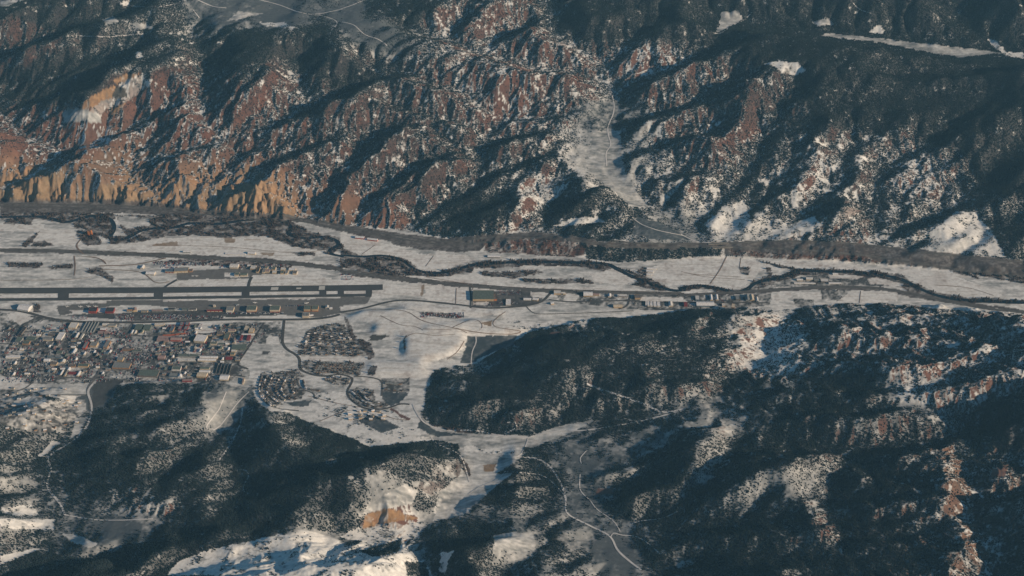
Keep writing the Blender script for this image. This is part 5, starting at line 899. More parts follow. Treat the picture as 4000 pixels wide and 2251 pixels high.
# town blocks
TOWN = [
 ('L', 970, 310, 1075, 316, 42, 8, 'f', 'c', 'w', 'cream flat roofed warehouse south of the airport road, left of the storage rows'),
 ('L', 1120, 365, 1205, 369, 10, 4, 'f', 'g', 'g', 'low grey office in front of the storage rows'),
 ('L', 1450, 268, 1530, 270, 16, 6, 'g', 'c', 'w', 'cream gabled long shop by the airport road'), ('L', 1530, 278, 1640, 282, 14, 6, 'g', 'c', 'g', 'cream gabled shop touching the long shop on its east side'),
 ('L', 1420, 335, 1495, 340, 14, 6, 'g', 'm', 's', 'maroon shop with snowy roof south of the cream gabled shops'), ('L', 1385, 380, 1455, 384, 16, 5, 'f', 'p', 'p', 'pinkish flat roofed block, left of a matching pair'), ('L', 1475, 384, 1550, 388, 16, 5, 'f', 'p', 'p', 'pinkish flat roofed block, right of a matching pair'),
 ('L', 250, 415, 290, 420, 68, 6, 'f', 'k', 'd', 'long narrow dark building beside a curving street at the town edge'), ('L', 215, 505, 290, 514, 34, 9, 'f', 'g', 'n', 'tall green grey block at a street corner near the left edge'), ('L', 315, 535, 410, 540, 24, 7, 'f', 'f', 'n', 'brown fronted green roofed shop near the left edge'),
 ('L', 370, 470, 495, 476, 22, 6, 'f', 'n', 'n', 'wide green roofed store with snowy yard behind it'), ('L', 605, 475, 740, 484, 18, 7, 'g', 'c', 'g', 'cream fronted grey gabled store west of the big snow roof'), ('L', 675, 410, 770, 416, 14, 5, 'f', 'k', 'k', 'dark brown flat shop north of the cream fronted store'),
 ('L', 790, 472, 870, 478, 54, 8, 'f', 'w', 's', 'big white snow roofed warehouse leaning along a side street'), ('L', 1058, 448, 1095, 450, 36, 8, 'g', 'c', 's', 'narrow white roofed building, left of two beside each other'), ('L', 1112, 462, 1150, 465, 42, 7, 'g', 'w', 'g', 'narrow grey roofed building, right of two beside each other'),
 ('L', 1170, 605, 1215, 608, 50, 10, 'f', 'r', 'g', 'tall narrow red brick building with grey roof and lit east wall'), ('L', 1272, 568, 1365, 574, 30, 9, 'f', 't', 'g', 'orange lit brick block between two narrow brick buildings'), ('L', 1465, 594, 1520, 598, 54, 10, 'f', 'f', 'g', 'tall narrow brick building with grey roof close to the main street'),
 ('L', 1850, 385, 1880, 386, 26, 6, 'g', 'c', 's', 'small cream house front, first of four by the main street crossing'), ('L', 1895, 388, 1925, 389, 24, 6, 'g', 'c', 'w', 'cream house front, second of four by the main street crossing'), ('L', 1990, 375, 2020, 376, 24, 6, 'g', 'c', 'n', 'cream house front with green roof, third of four by the crossing'),
 ('L', 1905, 330, 2000, 332, 40, 7, 'f', 'n', 'n', 'dark green flat roofed store, left of the paired green roofs'), ('L', 2025, 335, 2120, 338, 40, 7, 'f', 'n', 'n', 'dark green flat roofed store, right of the paired green roofs'), ('L', 2190, 268, 2325, 268, 14, 6, 'f', 'c', 'w', 'cream long building close under the airport road'),
 ('L', 1730, 620, 1865, 622, 12, 6, 'f', 'f', 'k', 'long brown low store east of the main street'), ('L', 1870, 640, 2000, 640, 12, 5, 'f', 'g', 'n', 'green roofed low store facing a lot of white vans'), ('L', 1660, 770, 1735, 776, 26, 8, 'f', 't', 'g', 'lone tan block with bright east wall in a dark yard'),
 ('L', 1590, 878, 1830, 886, 40, 8, 'f', 'f', 'g', 'very wide grey roofed warehouse beside the main street'), ('L', 1950, 990, 2225, 1003, 44, 8, 'f', 'k', 'n', 'very wide dark green roofed warehouse at the south edge of town'), ('L', 2235, 740, 2330, 745, 22, 6, 'v', 'p', 'p', 'vaulted pinkish roofed hall in a dark round yard'),
 ('L', 965, 855, 1065, 858, 16, 6, 'f', 'f', 'k', 'brown low shop left of the long tan fronted one'), ('L', 1105, 856, 1250, 860, 20, 7, 'f', 't', 'n', 'long tan fronted shop with green roof west of the main street'), ('L', 715, 830, 800, 834, 22, 6, 'f', 't', 'k', 'tan fronted shop beside a snowy parking yard'), ('L', 860, 795, 915, 798, 20, 7, 'g', 'c', 'w', 'pale gabled shop between the snowy yard and the side street'),
 ('L', 620, 778, 700, 780, 18, 6, 'g', 'w', 's', 'white gabled barn in the western blocks'), ('L', 845, 972, 870, 974, 34, 6, 'g', 'c', 's', 'narrow white roofed shed, first of the bright sheds above the south street'), ('L', 900, 985, 925, 987, 30, 6, 'g', 't', 'g', 'narrow tan shed next to the first bright shed'), ('L', 1080, 985, 1115, 988, 34, 6, 'g', 'c', 's', 'bright cream shed east of the maroon shed'), ('L', 970, 955, 1070, 960, 14, 5, 'f', 'm', 'm', 'maroon low shed in front of parked lorries'), ('L', 950, 905, 985, 907, 20, 6, 'g', 'w', 's', 'little white cube house north of the maroon shed'),
 ('L', 670, 715, 865, 722, 12, 5, 'f', 'b', 'g', 'long blue grey roofed shelter along a school like yard'), ('L', 800, 672, 875, 676, 22, 7, 'f', 'g', 'n', 'green grey building behind the blue grey shelter'), ('L', 1180, 685, 1205, 686, 20, 6, 'g', 'c', 's', 'small bright house in the mixed block west of the dark lot'), ('L', 1015, 665, 1060, 668, 34, 6, 'g', 'w', 's', 'white long roof leaning beside the mixed block'),
 ('L', 80, 730, 280, 722, 14, 5, 'f', 'w', 's', 'long white roof in the western blocks near the left edge'), ('L', 105, 885, 150, 886, 14, 6, 'g', 't', 'g', 'tan house near the dark tree clump at left'),
 ('M', 225, 358, 270, 362, 38, 8, 'f', 'f', 'b', 'narrow blue roofed block north of the red shelter, leftmost of its row'), ('M', 345, 335, 385, 337, 26, 8, 'f', 'm', 'g', 'grey roofed block with maroon foot, lower left of four'), ('M', 375, 278, 415, 279, 26, 8, 'f', 'm', 'g', 'grey roofed block, upper left of four'), ('M', 430, 335, 475, 337, 26, 8, 'f', 'm', 'g', 'grey roofed block with red foot, lower right of four'), ('M', 455, 275, 495, 276, 26, 8, 'f', 'm', 'g', 'grey roofed block, upper right of four'),
 ('M', 130, 415, 300, 402, 6, 4, 'f', 'r', 'o', 'left half of the long bright red shelter roof'), ('M', 312, 400, 460, 385, 6, 4, 'f', 'r', 'o', 'right half of the long bright red shelter roof'),
 ('M', 45, 490, 215, 495, 36, 7, 'f', 'p', 'p', 'wide pinkish roofed store south of the red shelter'), ('M', 240, 487, 385, 490, 24, 8, 'g', 'r', 'p', 'red walled store with pale striped roof beside the pink one'), ('M', 120, 535, 155, 535, 20, 6, 'g', 't', 'k', 'small tan gable below the wide pinkish store'),
 ('M', 570, 505, 720, 518, 50, 11, 'f', 'c', 's', 'big bright white roofed block casting a long shadow, centre of town'), ('M', 1280, 340, 1330, 343, 32, 8, 'f', 'g', 'c', 'cream flat roof, left of two sunlit roofs near the top street'), ('M', 1345, 375, 1410, 378, 32, 8, 'f', 't', 'c', 'cream flat roof, right of two sunlit roofs near the top street'), ('M', 1055, 355, 1160, 357, 16, 6, 'f', 'c', 'p', 'long pale fronted building west of the sunlit roofs'),
 ('M', 1248, 402, 1430, 404, 8, 5, 'g', 'w', 's', 'long thin white roof above the two maroon blocks'), ('M', 1222, 475, 1245, 476, 34, 8, 'f', 'm', 'm', 'narrow maroon block, left of two under the thin white roof'), ('M', 1318, 478, 1360, 479, 36, 8, 'f', 'm', 'm', 'maroon block with orange lit wall, right of two under the thin white roof'), ('M', 895, 405, 990, 407, 22, 6, 'f', 't', 'k', 'brown roofed shop with tan front north of the green yard'), ('M', 990, 470, 1060, 472, 44, 8, 'f', 'f', 'n', 'dark green roofed block with thin bright east wall'),
 ('M', 805, 540, 895, 542, 16, 7, 'f', 'c', 'n', 'green grey roofed shop with cream front behind the van rows'), ('M', 918, 540, 1000, 541, 12, 5, 'f', 'g', 'n', 'low green roof east of the cream fronted shop'), ('M', 920, 608, 970, 610, 20, 7, 'g', 'c', 'n', 'small cream gable amid the parked vans'), ('M', 1105, 615, 1305, 608, 34, 7, 'f', 'n', 'n', 'wide green roofed warehouse near the curving street'), ('M', 1100, 640, 1165, 642, 12, 5, 'f', 'c', 'w', 'cream strip building below the wide green warehouse'), ('M', 1085, 692, 1145, 693, 18, 7, 'f', 't', 'n', 'green roofed block with tan wall above the maroon long shed'),
 ('M', 350, 708, 490, 710, 14, 6, 'f', 'g', 'n', 'green striped long roof, left of two in line'), ('M', 503, 710, 635, 712, 14, 6, 'f', 'g', 'n', 'green striped long roof, right of two in line'), ('M', 340, 768, 595, 770, 16, 4, 'f', 'w', 'w', 'long pale canopy south of the green striped roofs'), ('M', 655, 735, 905, 738, 14, 6, 'v', 'c', 's', 'upper one of two long white vaulted storage roofs'), ('M', 628, 772, 880, 775, 14, 6, 'v', 'c', 's', 'lower one of two long white vaulted storage roofs'),
 ('M', 1018, 748, 1110, 750, 14, 7, 'f', 'm', 'm', 'maroon long shed with bright gable west of the open field'), ('M', 260, 905, 380, 908, 26, 8, 'f', 'w', 'n', 'green roofed shop with white front above the south street'), ('M', 655, 890, 790, 892, 14, 6, 'g', 'c', 'n', 'cream gabled shop above the south street'), ('M', 650, 938, 795, 942, 14, 7, 'g', 'w', 's', 'white long gabled shop touching the south street'), ('M', 612, 1002, 745, 1012, 28, 8, 'v', 't', 'c', 'vaulted sandy roofed hall south of the south street'), ('M', 935, 1042, 1055, 1046, 34, 7, 'g', 'c', 's', 'bright white roofed warehouse at the southern town edge'),
 ('M', 345, 1000, 395, 1002, 18, 6, 'g', 'w', 's', 'small white roof beside the blue grey one at the town edge'), ('M', 220, 990, 335, 995, 20, 6, 'f', 'b', 'g', 'blue grey roof at the southern town edge'), ('M', 405, 1062, 540, 1065, 12, 5, 'f', 'm', 'p', 'red trimmed low roof below the southern street'), ('M', 1255, 1100, 1275, 1100, 40, 8, 'f', 'c', 'p', 'narrow cream building by the dark field corner'),
 ('N', 1040, 335, 1080, 338, 14, 6, 'g', 'c', 's', 'bright cream house standing out among the crowded brown homes'),
 # business strip beyond the field
 ('O', 352, 462, 650, 462, 76, 11, 'f', 't', 'n', 'huge grey green roofed superstore with orange lit front'), ('O', 655, 458, 690, 450, 40, 8, 'f', 'o', 'k', 'orange side annex on the east end of the superstore'), ('O', 820, 522, 890, 523, 46, 5, 'f', 'w', 's', 'pale striped storage roof south east of the superstore'), ('O', 1195, 455, 1270, 470, 18, 7, 'g', 't', 's', 'orange fronted shop with snowy roof inside the triangle lot'), ('O', 1070, 450, 1180, 452, 14, 5, 'g', 'w', 's', 'low white roofed shop inside the triangle lot'), ('O', 1500, 370, 1600, 372, 26, 8, 'f', 't', 'w', 'orange lit block with pale roof, first past the open white lot'), ('O', 1605, 368, 1662, 368, 14, 6, 'g', 't', 'w', 'small orange lit annex east of the pale roofed block'), ('O', 1460, 515, 1500, 505, 14, 6, 'g', 't', 's', 'lone small house on the loop south of the strip'),
 ('O', 1920, 398, 2050, 400, 34, 7, 'g', 't', 's', 'large white roofed shop in the middle of the strip'), ('O', 2060, 385, 2140, 390, 14, 6, 'g', 't', 'p', 'brick gable beside the large white roofed shop'), ('O', 2265, 408, 2310, 410, 24, 6, 'g', 'c', 's', 'small white roofed shop standing alone in the strip'), ('O', 2400, 405, 2540, 408, 20, 5, 'f', 'k', 'w', 'long pale roof with dark openings at the strip end'), ('O', 2345, 560, 2470, 560, 24, 7, 'g', 't', 'c', 'rambling tan roofed building on a round drive by the forest'),
 ('Q', 290, 800, 365, 800, 30, 9, 'f', 't', 'k', 'tan walled dark roofed block west of the long white lot'), ('Q', 440, 898, 462, 899, 36, 6, 'f', 'w', 's', 'white roof, first and narrowest of five in a row by the forest'), ('Q', 468, 900, 500, 901, 36, 6, 'f', 'w', 's', 'white roof, second of five in a row by the forest'), ('Q', 508, 902, 545, 903, 36, 6, 'f', 'w', 's', 'white roof, third of five in a row by the forest'), ('Q', 555, 904, 600, 905, 36, 6, 'f', 'w', 's', 'white roof, fourth of five in a row by the forest'), ('Q', 608, 906, 652, 907, 36, 6, 'f', 'w', 's', 'white roof, last of five in a row by the forest'), ('Q', 770, 904, 825, 905, 34, 7, 'g', 'c', 'w', 'cream gabled shed east of the row of five'),
 ('Q', 985, 902, 1035, 904, 28, 8, 'f', 'm', 'm', 'crimson roofed block in the forest side yard'), ('Q', 1165, 902, 1415, 904, 34, 7, 'g', 'b', 's', 'long white roofed factory with a dark strip along it'), ('Q', 1150, 818, 1205, 819, 34, 7, 'f', 'b', 'w', 'pale blue roof north of the long factory'), ('Q', 1355, 818, 1390, 819, 42, 7, 'g', 't', 's', 'narrow bright white roof, left of two alike'), ('Q', 1435, 816, 1470, 817, 42, 7, 'g', 't', 's', 'narrow bright white roof, right of two alike'), ('Q', 1525, 902, 1572, 904, 20, 6, 'f', 't', 'w', 'small white roofed shed with orange front'), ('Q', 1655, 928, 1705, 930, 30, 6, 'f', 'f', 'c', 'sandy roofed shed beside the forest shade'), ('Q', 1720, 812, 1770, 813, 30, 7, 'f', 'k', 'g', 'grey roofed shop before the wide striped halls'), ('Q', 1860, 825, 1915, 826, 46, 8, 'g', 'g', 'g', 'grey green hall, left one of the wide striped halls'), ('Q', 1925, 826, 1980, 827, 46, 8, 'g', 't', 'c', 'cream hall, right one of the wide striped halls'), ('Q', 2005, 836, 2040, 837, 34, 7, 'g', 'b', 'w', 'blue white narrow shed east of the striped halls'),
 ('Q', 450, 415, 545, 425, 16, 6, 'g', 'w', 's', 'white roofed farmhouse at the west end of the ranch field'), ('Q', 455, 460, 520, 465, 12, 5, 'g', 'w', 's', 'small ranch barn in front of the white roofed farmhouse'), ('Q', 460, 375, 590, 378, 14, 4, 'g', 'w', 's', 'long low ranch shed behind the farmhouse'),
 ('E', 110, 352, 175, 358, 18, 7, 'g', 'r', 's', 'red barn with snowy roof, left of two on the riverside ranch'), ('E', 200, 365, 275, 374, 16, 7, 'g', 'r', 's', 'red barn with snowy roof, right of two on the riverside ranch'), ('E', 1105, 495, 1200, 498, 18, 5, 'g', 'k', 's', 'low white roofed house between the river and the red bank'),
 ('V', 1245, 435, 1268, 436, 14, 22, 'f', 'o', 'f', 'tall orange plant block in the bare river wood'), ('V', 1285, 432, 1302, 433, 12, 26, 'f', 'o', 'f', 'tallest thin orange plant tower in the bare river wood'),
 ('F', 870, 670, 915, 672, 14, 6, 'g', 'c', 's', 'cream house west of the riverside village'), ('F', 940, 665, 990, 666, 20, 7, 'g', 'c', 'w', 'cream long roof in the riverside village, left of centre'), ('F', 1000, 672, 1040, 673, 26, 6, 'f', 'g', 'g', 'grey roof in the middle of the riverside village'), ('F', 1050, 680, 1110, 682, 26, 6, 'f', 'k', 'w', 'pale wide roof east of the village middle'), ('F', 1140, 625, 1180, 626, 12, 5, 'g', 'w', 's', 'small white cabin above the riverside village'), ('F', 850, 692, 1010, 694, 8, 4, 'g', 'w', 's', 'long thin white roof along the village road'), ('F', 1110, 694, 1200, 695, 10, 5, 'g', 'w', 's', 'long white roof at the east end of the village road'),
 ('D', 1860, 470, 1915, 474, 18, 6, 'g', 'c', 's', 'white roofed yard shed on the gravel works snowfield'), ('D', 1375, 458, 1430, 460, 12, 6, 'g', 'g', 's', 'grey fronted shed beside the railway at the gravel works'), ('D', 1690, 470, 1840, 476, 14, 2, 'f', 'w', 's', 'low pale storage bays on the gravel works snowfield'),
]
for (c, x0, y0, x1, y1, dep, h, rt, wc, rc, lab) in TOWN:
    nm = 'barn' if 'barn' in lab else ('house' if ('house' in lab and 'ware' not in lab) or 'cabin' in lab or 'gable ' in lab else ('warehouse' if ('warehouse' in lab or 'superstore' in lab or 'hall' in lab or 'factory' in lab) else ('tower' if 'tower' in lab or 'plant' in lab else ('shed' if 'shed' in lab or 'shelter' in lab or 'storage' in lab or 'canopy' in lab else 'shop'))))
    B(c, x0, y0, x1, y1, dep, h, rt, wc, rc, nm, lab, doors=(2 if (x1 - x0) > 90 else 0), dc=wc)
# storage sheds in parallel rows
for c, rows, lab, grp in (('L', [(1140 + 42 * i, 360 + i, 1160 + 42 * i, 361 + i) for i in range(5)], 'long narrow grey storage shed, one of five parallel rows south of the airport road', 'parallel storage sheds by the airport road'),
                          ('M', [(868 + 47 * i, 945 + 2 * i, 884 + 47 * i, 945 + 2 * i) for i in range(5)], 'long narrow dark storage shed, one of five parallel rows west of the open field', 'parallel storage sheds by the open field')):
    for r in rows: B(c, *r, 80 if c == 'L' else 74, 4, 'g', 'g', 'g' if c == 'L' else 'd', 'shed', lab, group=grp)

def copy_tree(o, par=None):
    c = o.copy(); COL.objects.link(c); c.parent = par
    for ch in o.children: copy_tree(ch, c)
    return c
PROTO = {}
def house(x, y, rz, wc, rc, label, group, w=11, d=8, h=4, name='house'):
    k = (wc, rc, w, d, h)
    z = float(H_at(x, y))
    if k not in PROTO:
        t = empty(name, (x, y, z), rz)
        b = bmesh.new(); prism(b, -w / 2, w / 2, -d / 2, d / 2, -2, h - .3, h + d * .26 - .35, 'x'); part('wall', b, bm_(wc, 'w'), t)
        r = bmesh.new(); prism(r, -w / 2 - .5, w / 2 + .5, -d / 2 - .5, d / 2 + .5, h - .1, h + .05, h + d * .28, 'x'); part('roof', r, bm_(rc, 'r'), t)
        PROTO[k] = t
    else:
        t = copy_tree(PROTO[k]); t.location = (x, y, z); t.rotation_euler = (0, 0, rz)
    tag(t, label, 'house', group); FOOT.append((x, y, 8)); return t
def along(c, pts, n, off, label, group, kinds, w=11, d=8, jit=1.5, h=4):
    X, Y = dense(D(c, pts), 4); L = np.arange(len(X)); q = (np.arange(n) + .5) / n * (len(X) - 1)
    tx = np.gradient(X); ty = np.gradient(Y)
    for k in q:
        x = np.interp(k, L, X); y = np.interp(k, L, Y); a = np.interp(k, L, tx); b = np.interp(k, L, ty); l = math.hypot(a, b)
        x += -b / l * off + random.uniform(-jit, jit); y += a / l * off + random.uniform(-jit, jit)
        wc, rc = random.choice(kinds); house(float(x), float(y), math.atan2(b, a) + random.uniform(-.06, .06), wc, rc, f'{CW[wc]} walled {CW[rc]} roofed {label}', group, w, d, h)
ORD = ['top', 'second', 'third', 'fourth', 'fifth', 'sixth', 'seventh', 'bottom']
CW = {'k': 'dark', 'f': 'brown', 't': 'tan', 'g': 'grey', 'c': 'cream', 's': 'snow', 'd': 'black', 'n': 'green', 'b': 'blue', 'm': 'maroon', 'w': 'white'}
K1 = [('k', 'g'), ('f', 'd'), ('t', 's'), ('g', 'k'), ('f', 's'), ('c', 'g')]
K2 = [('k', 'd'), ('k', 'g'), ('f', 'k'), ('g', 'g')]
for i, yy in enumerate((618, 640, 664, 690, 718, 748)):
    x0 = 1235 - 12 * i; along('N', [(x0, yy - 6), (1560, yy), (1870 - 14 * i, yy + 12)], 16, 0, f'small home in the {ORD[i]} one of the tight parallel rows', 'homes in tight parallel rows', K2, 9, 7, .8, 3.5)
for i, yy in enumerate((200, 235, 272, 310, 350, 392, 436, 478)):
    x0 = 1085 - 15 * i; along('N', [(x0, yy), (1500, yy + 6), (1700 + 30 * min(i, 6), yy + 16)], 8, 0, f'home in the {ORD[i]} row among bare trees', 'homes crowded among bare trees', K1, 10, 8, 5)
for si, (pts, n) in enumerate((([(430, 800), (385, 960), (415, 1100), (560, 1235)], 13), ([(500, 800), (425, 960), (430, 1080), (590, 1230)], 13), ([(590, 780), (490, 1000), (560, 1110), (700, 1210)], 12), ([(690, 800), (610, 980), (680, 1100), (760, 1160)], 10), ([(780, 810), (700, 980), (760, 1100), (840, 1130)], 9), ([(900, 800), (840, 900), (860, 1020), (900, 1060)], 7))):
    along('N', pts, n, 7, f'house on the {["leftmost", "second", "third", "fourth", "fifth", "rightmost"][si]} of the curving terraced streets', 'houses on curving terraced streets', K1, 11, 8, 1.2)
along('N', [(1020, 860), (1040, 960), (1130, 1000), (1260, 1020)], 9, 5, 'house on the street curling round the pale slope', 'houses round the pale slope', K1, 12, 9)
along('N', [(1340, 850), (1450, 830), (1580, 850), (1690, 870)], 9, 0, 'house among trees inside the wide road bend', 'houses inside the road bend', K1, 11, 8, 4)
along('N', [(1700, 1030), (1790, 1110), (1900, 1185), (2030, 1230), (2140, 1240)], 18, 6, 'tiny house on the outer arc of the horseshoe street', 'houses on the horseshoe street', K1, 10, 7, 1)
along('N', [(1800, 1010), (1900, 1120), (1990, 1170), (2120, 1195)], 11, 6, 'tiny house on the inner arc of the horseshoe street', 'houses on the inner horseshoe', K1, 10, 7, 1)
for row, lst in (('upper', [(1820, 1300), (1905, 1295), (2020, 1295), (2100, 1305)]), ('middle', [(1690, 1340), (1835, 1355), (1975, 1352), (2010, 1372), (2180, 1360)]), ('lower', [(1700, 1412), (1840, 1398), (1990, 1415), (2120, 1385), (2160, 1412)])):
    for k, (x, y) in enumerate(lst):
        X, Y = ground(*[[v] for v in D('N', [(x, y)])[0]]); house(float(X[0]), float(Y[0]), random.uniform(-.4, .4), 't', 'sg'[k % 2], f'large tan villa, {["first", "second", "third", "fourth", "fifth"][k]} from west in the {row} row', 'villas on the white field', 14, 10, 6)
for x0, y0, x1, y1, n in ((2200, 905, 2420, 910, 7), (2180, 980, 2440, 1010, 6)): along('N', [(x0, y0), ((x0 + x1) / 2, (y0 + y1) / 2), (x1, y1)], n, 0, 'low building in the compound beside the snowfield', 'compound buildings', K2, 13, 9, 1)
for k, (x, y, lab) in enumerate([(2330, 640, 'house at the east end of the five ridge homes above the dark wood'), (2300, 50, 'house')][:0]): pass
# small town buildings between the traced ones
ll = [('small dark roofed workshop squeezed into the western town blocks', 'workshops in the western blocks'), ('small grey roofed workshop in the blocks east of the main street', 'workshops east of the main street')]
cnt = 0
for c, (xa, ya, xb, yb) in (('L', (20, 290, 1650, 960)), ('M', (60, 260, 1280, 960))):
    tries = 0; made = 0
    while made < 62 and tries < 900:
        tries += 1; x = random.uniform(xa, xb); y = random.uniform(ya, yb); P = D(c, [(x, y)])[0]
        if not in_poly(np.array([P[0]]), np.array([P[1]]), D('D', [(60, 1010), (500, 990), (1000, 1005), (2100, 985), (1900, 1140), (1780, 1270), (1760, 1420), (0, 1400)]))[0]: continue
        X, Y = ground([P[0]], [P[1]]); X, Y = float(X[0]), float(Y[0])
        if any(math.hypot(X - a, Y - b) < r + 11 for a, b, r in FOOT): continue
        wc, rc = random.choice([('k', 'd'), ('f', 'g'), ('g', 's'), ('t', 'g'), ('k', 'n'), ('c', 's'), ('g', 'b'), ('m', 'k')])
        zone = 'near the airport road' if P[1] < 835 else ('near the southern hills' if P[1] > 905 else 'in the middle blocks')
        side = ('west' if P[0] < 130 else 'just west') if P[0] < 255 else ('just east' if P[0] < 400 else 'far east')
        t = house(X, Y, random.choice([0, pi / 2]) - .06, wc, rc, f'small {CW[wc]} walled {CW[rc]} roofed workshop {zone}, {side} of main street', ll[0 if c == 'L' else 1][1], random.choice([15, 20]), 11, 5, 'workshop'); t.name = 'workshop'; t['category'] = 'workshop'; made += 1
made = 0; tries = 0
while made < 46 and tries < 600:
    tries += 1; u = random.uniform(8, 228); v = random.uniform(975, 1085)
    X, Y = ground([u], [v]); X, Y = float(X[0]), float(Y[0])
    if any(math.hypot(X - a, Y - b) < r + 16 for a, b, r in FOOT) or 205 < u < 250: continue
    wc, rc = random.choice(K1); vs_ = 'near the left edge' if u < 80 else ('beside the plowed dark field' if u > 160 else 'midway to the plowed field')
    house(X, Y, random.uniform(-.3, .3), wc, rc, f'{CW[wc]} walled {CW[rc]} roofed farmhouse {vs_}, {"high" if v < 1030 else "low"} on the slope', 'farmhouses on the western slope', 13, 9, 4.5); made += 1
# viaducts of the interstate over the side canyon
M_CONC = mat('pale_concrete', (.42, .38, .33), .9, .1, .2)
for pts, lab in (([(205, 394), (360, 388)], 'upper concrete viaduct of the interstate crossing the side canyon mouth'), ([(235, 424), (385, 421)], 'lower concrete viaduct of the interstate crossing the side canyon mouth')):
    P = D('F', pts); X, Y = ground([p[0] for p in P], [p[1] for p in P]); L = math.hypot(X[1] - X[0], Y[1] - Y[0]); z = float(H_at(X, Y).max()) + 3
    t = empty('viaduct', (float(X[0]), float(Y[0]), z), math.atan2(Y[1] - Y[0], X[1] - X[0])); tag(t, lab, 'bridge')
    b = bmesh.new(); box(b, 0, L, -6, 6, -1.4, 0); part('deck', b, M_ROAD, t)
    for s_ in (-6.4, 6.0):
        b = bmesh.new(); box(b, 0, L, s_, s_ + .4, -1.5, 1.1); part('railing', b, M_CONC, t)
    for k in range(4):
        b = bmesh.new(); x = L * (k + .5) / 4; box(b, x - 1, x + 1, -4.5, 4.5, -20, -1.42); part('pier', b, M_CONC, t)
# parked jets
M_JET = mat('white_fuselage', (.72, .72, .70), .35, .03, .2, spec=.5)
def jet(c, x, y, rz, label, size=1.0):
    P = D(c, [(x, y)])[0]; X, Y = ground([P[0]], [P[1]]); t = empty('parked_jet', (float(X[0]), float(Y[0]), float(H_at(X, Y)[0]) + .7), rz); t.scale = (size,) * 3
    tag(t, label, 'airplane')
    b = bmesh.new(); ring = []
    for xx, r, zz in ((-9, .15, 2.6), (-7.5, .6, 2.2), (-4, 1.1, 1.9), (3, 1.15, 1.8), (6.5, .95, 1.7), (8.6, .35, 1.5), (9.2, .05, 1.4)):
        ring.append([b.verts.new((xx, r * cos(2 * pi * k / 8), zz + r * sin(2 * pi * k / 8))) for k in range(8)])
    for a, q in zip(ring[:-1], ring[1:]):
        for k in range(8): b.faces.new((a[k], a[(k + 1) % 8], q[(k + 1) % 8], q[k]))
    b.faces.new(ring[0]); b.faces.new(ring[-1][::-1]); bmesh.ops.recalc_face_normals(b, faces=b.faces); part('fuselage', b, M_JET, t)
    for sg in (-1, 1):
        b = bmesh.new(); v = [b.verts.new(p) for p in ((2.2, sg * .9, 1.2), (-1.6, sg * .9, 1.2), (-3.6, sg * 9, 1.7), (-2.4, sg * 9, 1.7), (2.2, sg * .9, 1.5), (-1.6, sg * .9, 1.4), (-3.6, sg * 9, 1.8), (-2.4, sg * 9, 1.8))]
        for f in ((0, 1, 2, 3), (4, 5, 6, 7), (0, 1, 5, 4), (1, 2, 6, 5), (2, 3, 7, 6), (3, 0, 4, 7)): b.faces.new([v[i] for i in f])
        bmesh.ops.recalc_face_normals(b, faces=b.faces); part('wing', b, M_JET, t)
        b = bmesh.new(); box(b, -7, -3.8, sg * 1.3 - .45, sg * 1.3 + .45, 2.2, 3.1); part('engine', b, M_JET, t)
    b = bmesh.new(); v = [b.verts.new(p) for p in ((-5.6, -.15, 3), (-9, -.15, 3), (-10.2, -.15, 6), (-8.6, -.15, 6), (-5.6, .15, 3), (-9, .15, 3), (-10.2, .15, 6), (-8.6, .15, 6))]
    for f in ((0, 1, 2, 3), (4, 5, 6, 7), (0, 1, 5, 4), (1, 2, 6, 5), (2, 3, 7, 6), (3, 0, 4, 7)): b.faces.new([v[i] for i in f])
    bmesh.ops.recalc_face_normals(b, faces=b.faces); box(b, -10.4, -8.8, -3.2, 3.2, 5.9, 6.1); part('tail', b, M_JET, t)
jet('K', 1440, 668, .3, 'small white jet parked alone above the middle hangar', 1.1); jet('K', 1182, 702, 2.6, 'white jet parked between the small and the middle hangar', 1.2); jet('K', 1655, 705, .1, 'white jet by the door corner of the red based hangar', 1.0)
jet('K', 2170, 675, .5, 'white jet in front of the joined tan hangars', 1.2); jet('K', 1250, 190, 1.4, 'small white jet on the north taxi lane', .8); jet('J', 955, 722, .0, 'white jet at the west end of the south apron', 1.1); jet('J', 1145, 725, .1, 'white jet second from the west end of the south apron', 1.1); jet('J', 1262, 722, 0, 'white jet third from the west end of the south apron', 1.1); jet('J', 1360, 722, .1, 'white jet fourth from the west end of the south apron', 1.1)
jet('K', 560, 290, .4, 'dark shadowed little jet on the north apron, left of two', .8); jet('K', 614, 290, .4, 'dark shadowed little jet on the north apron, right of two', .8)
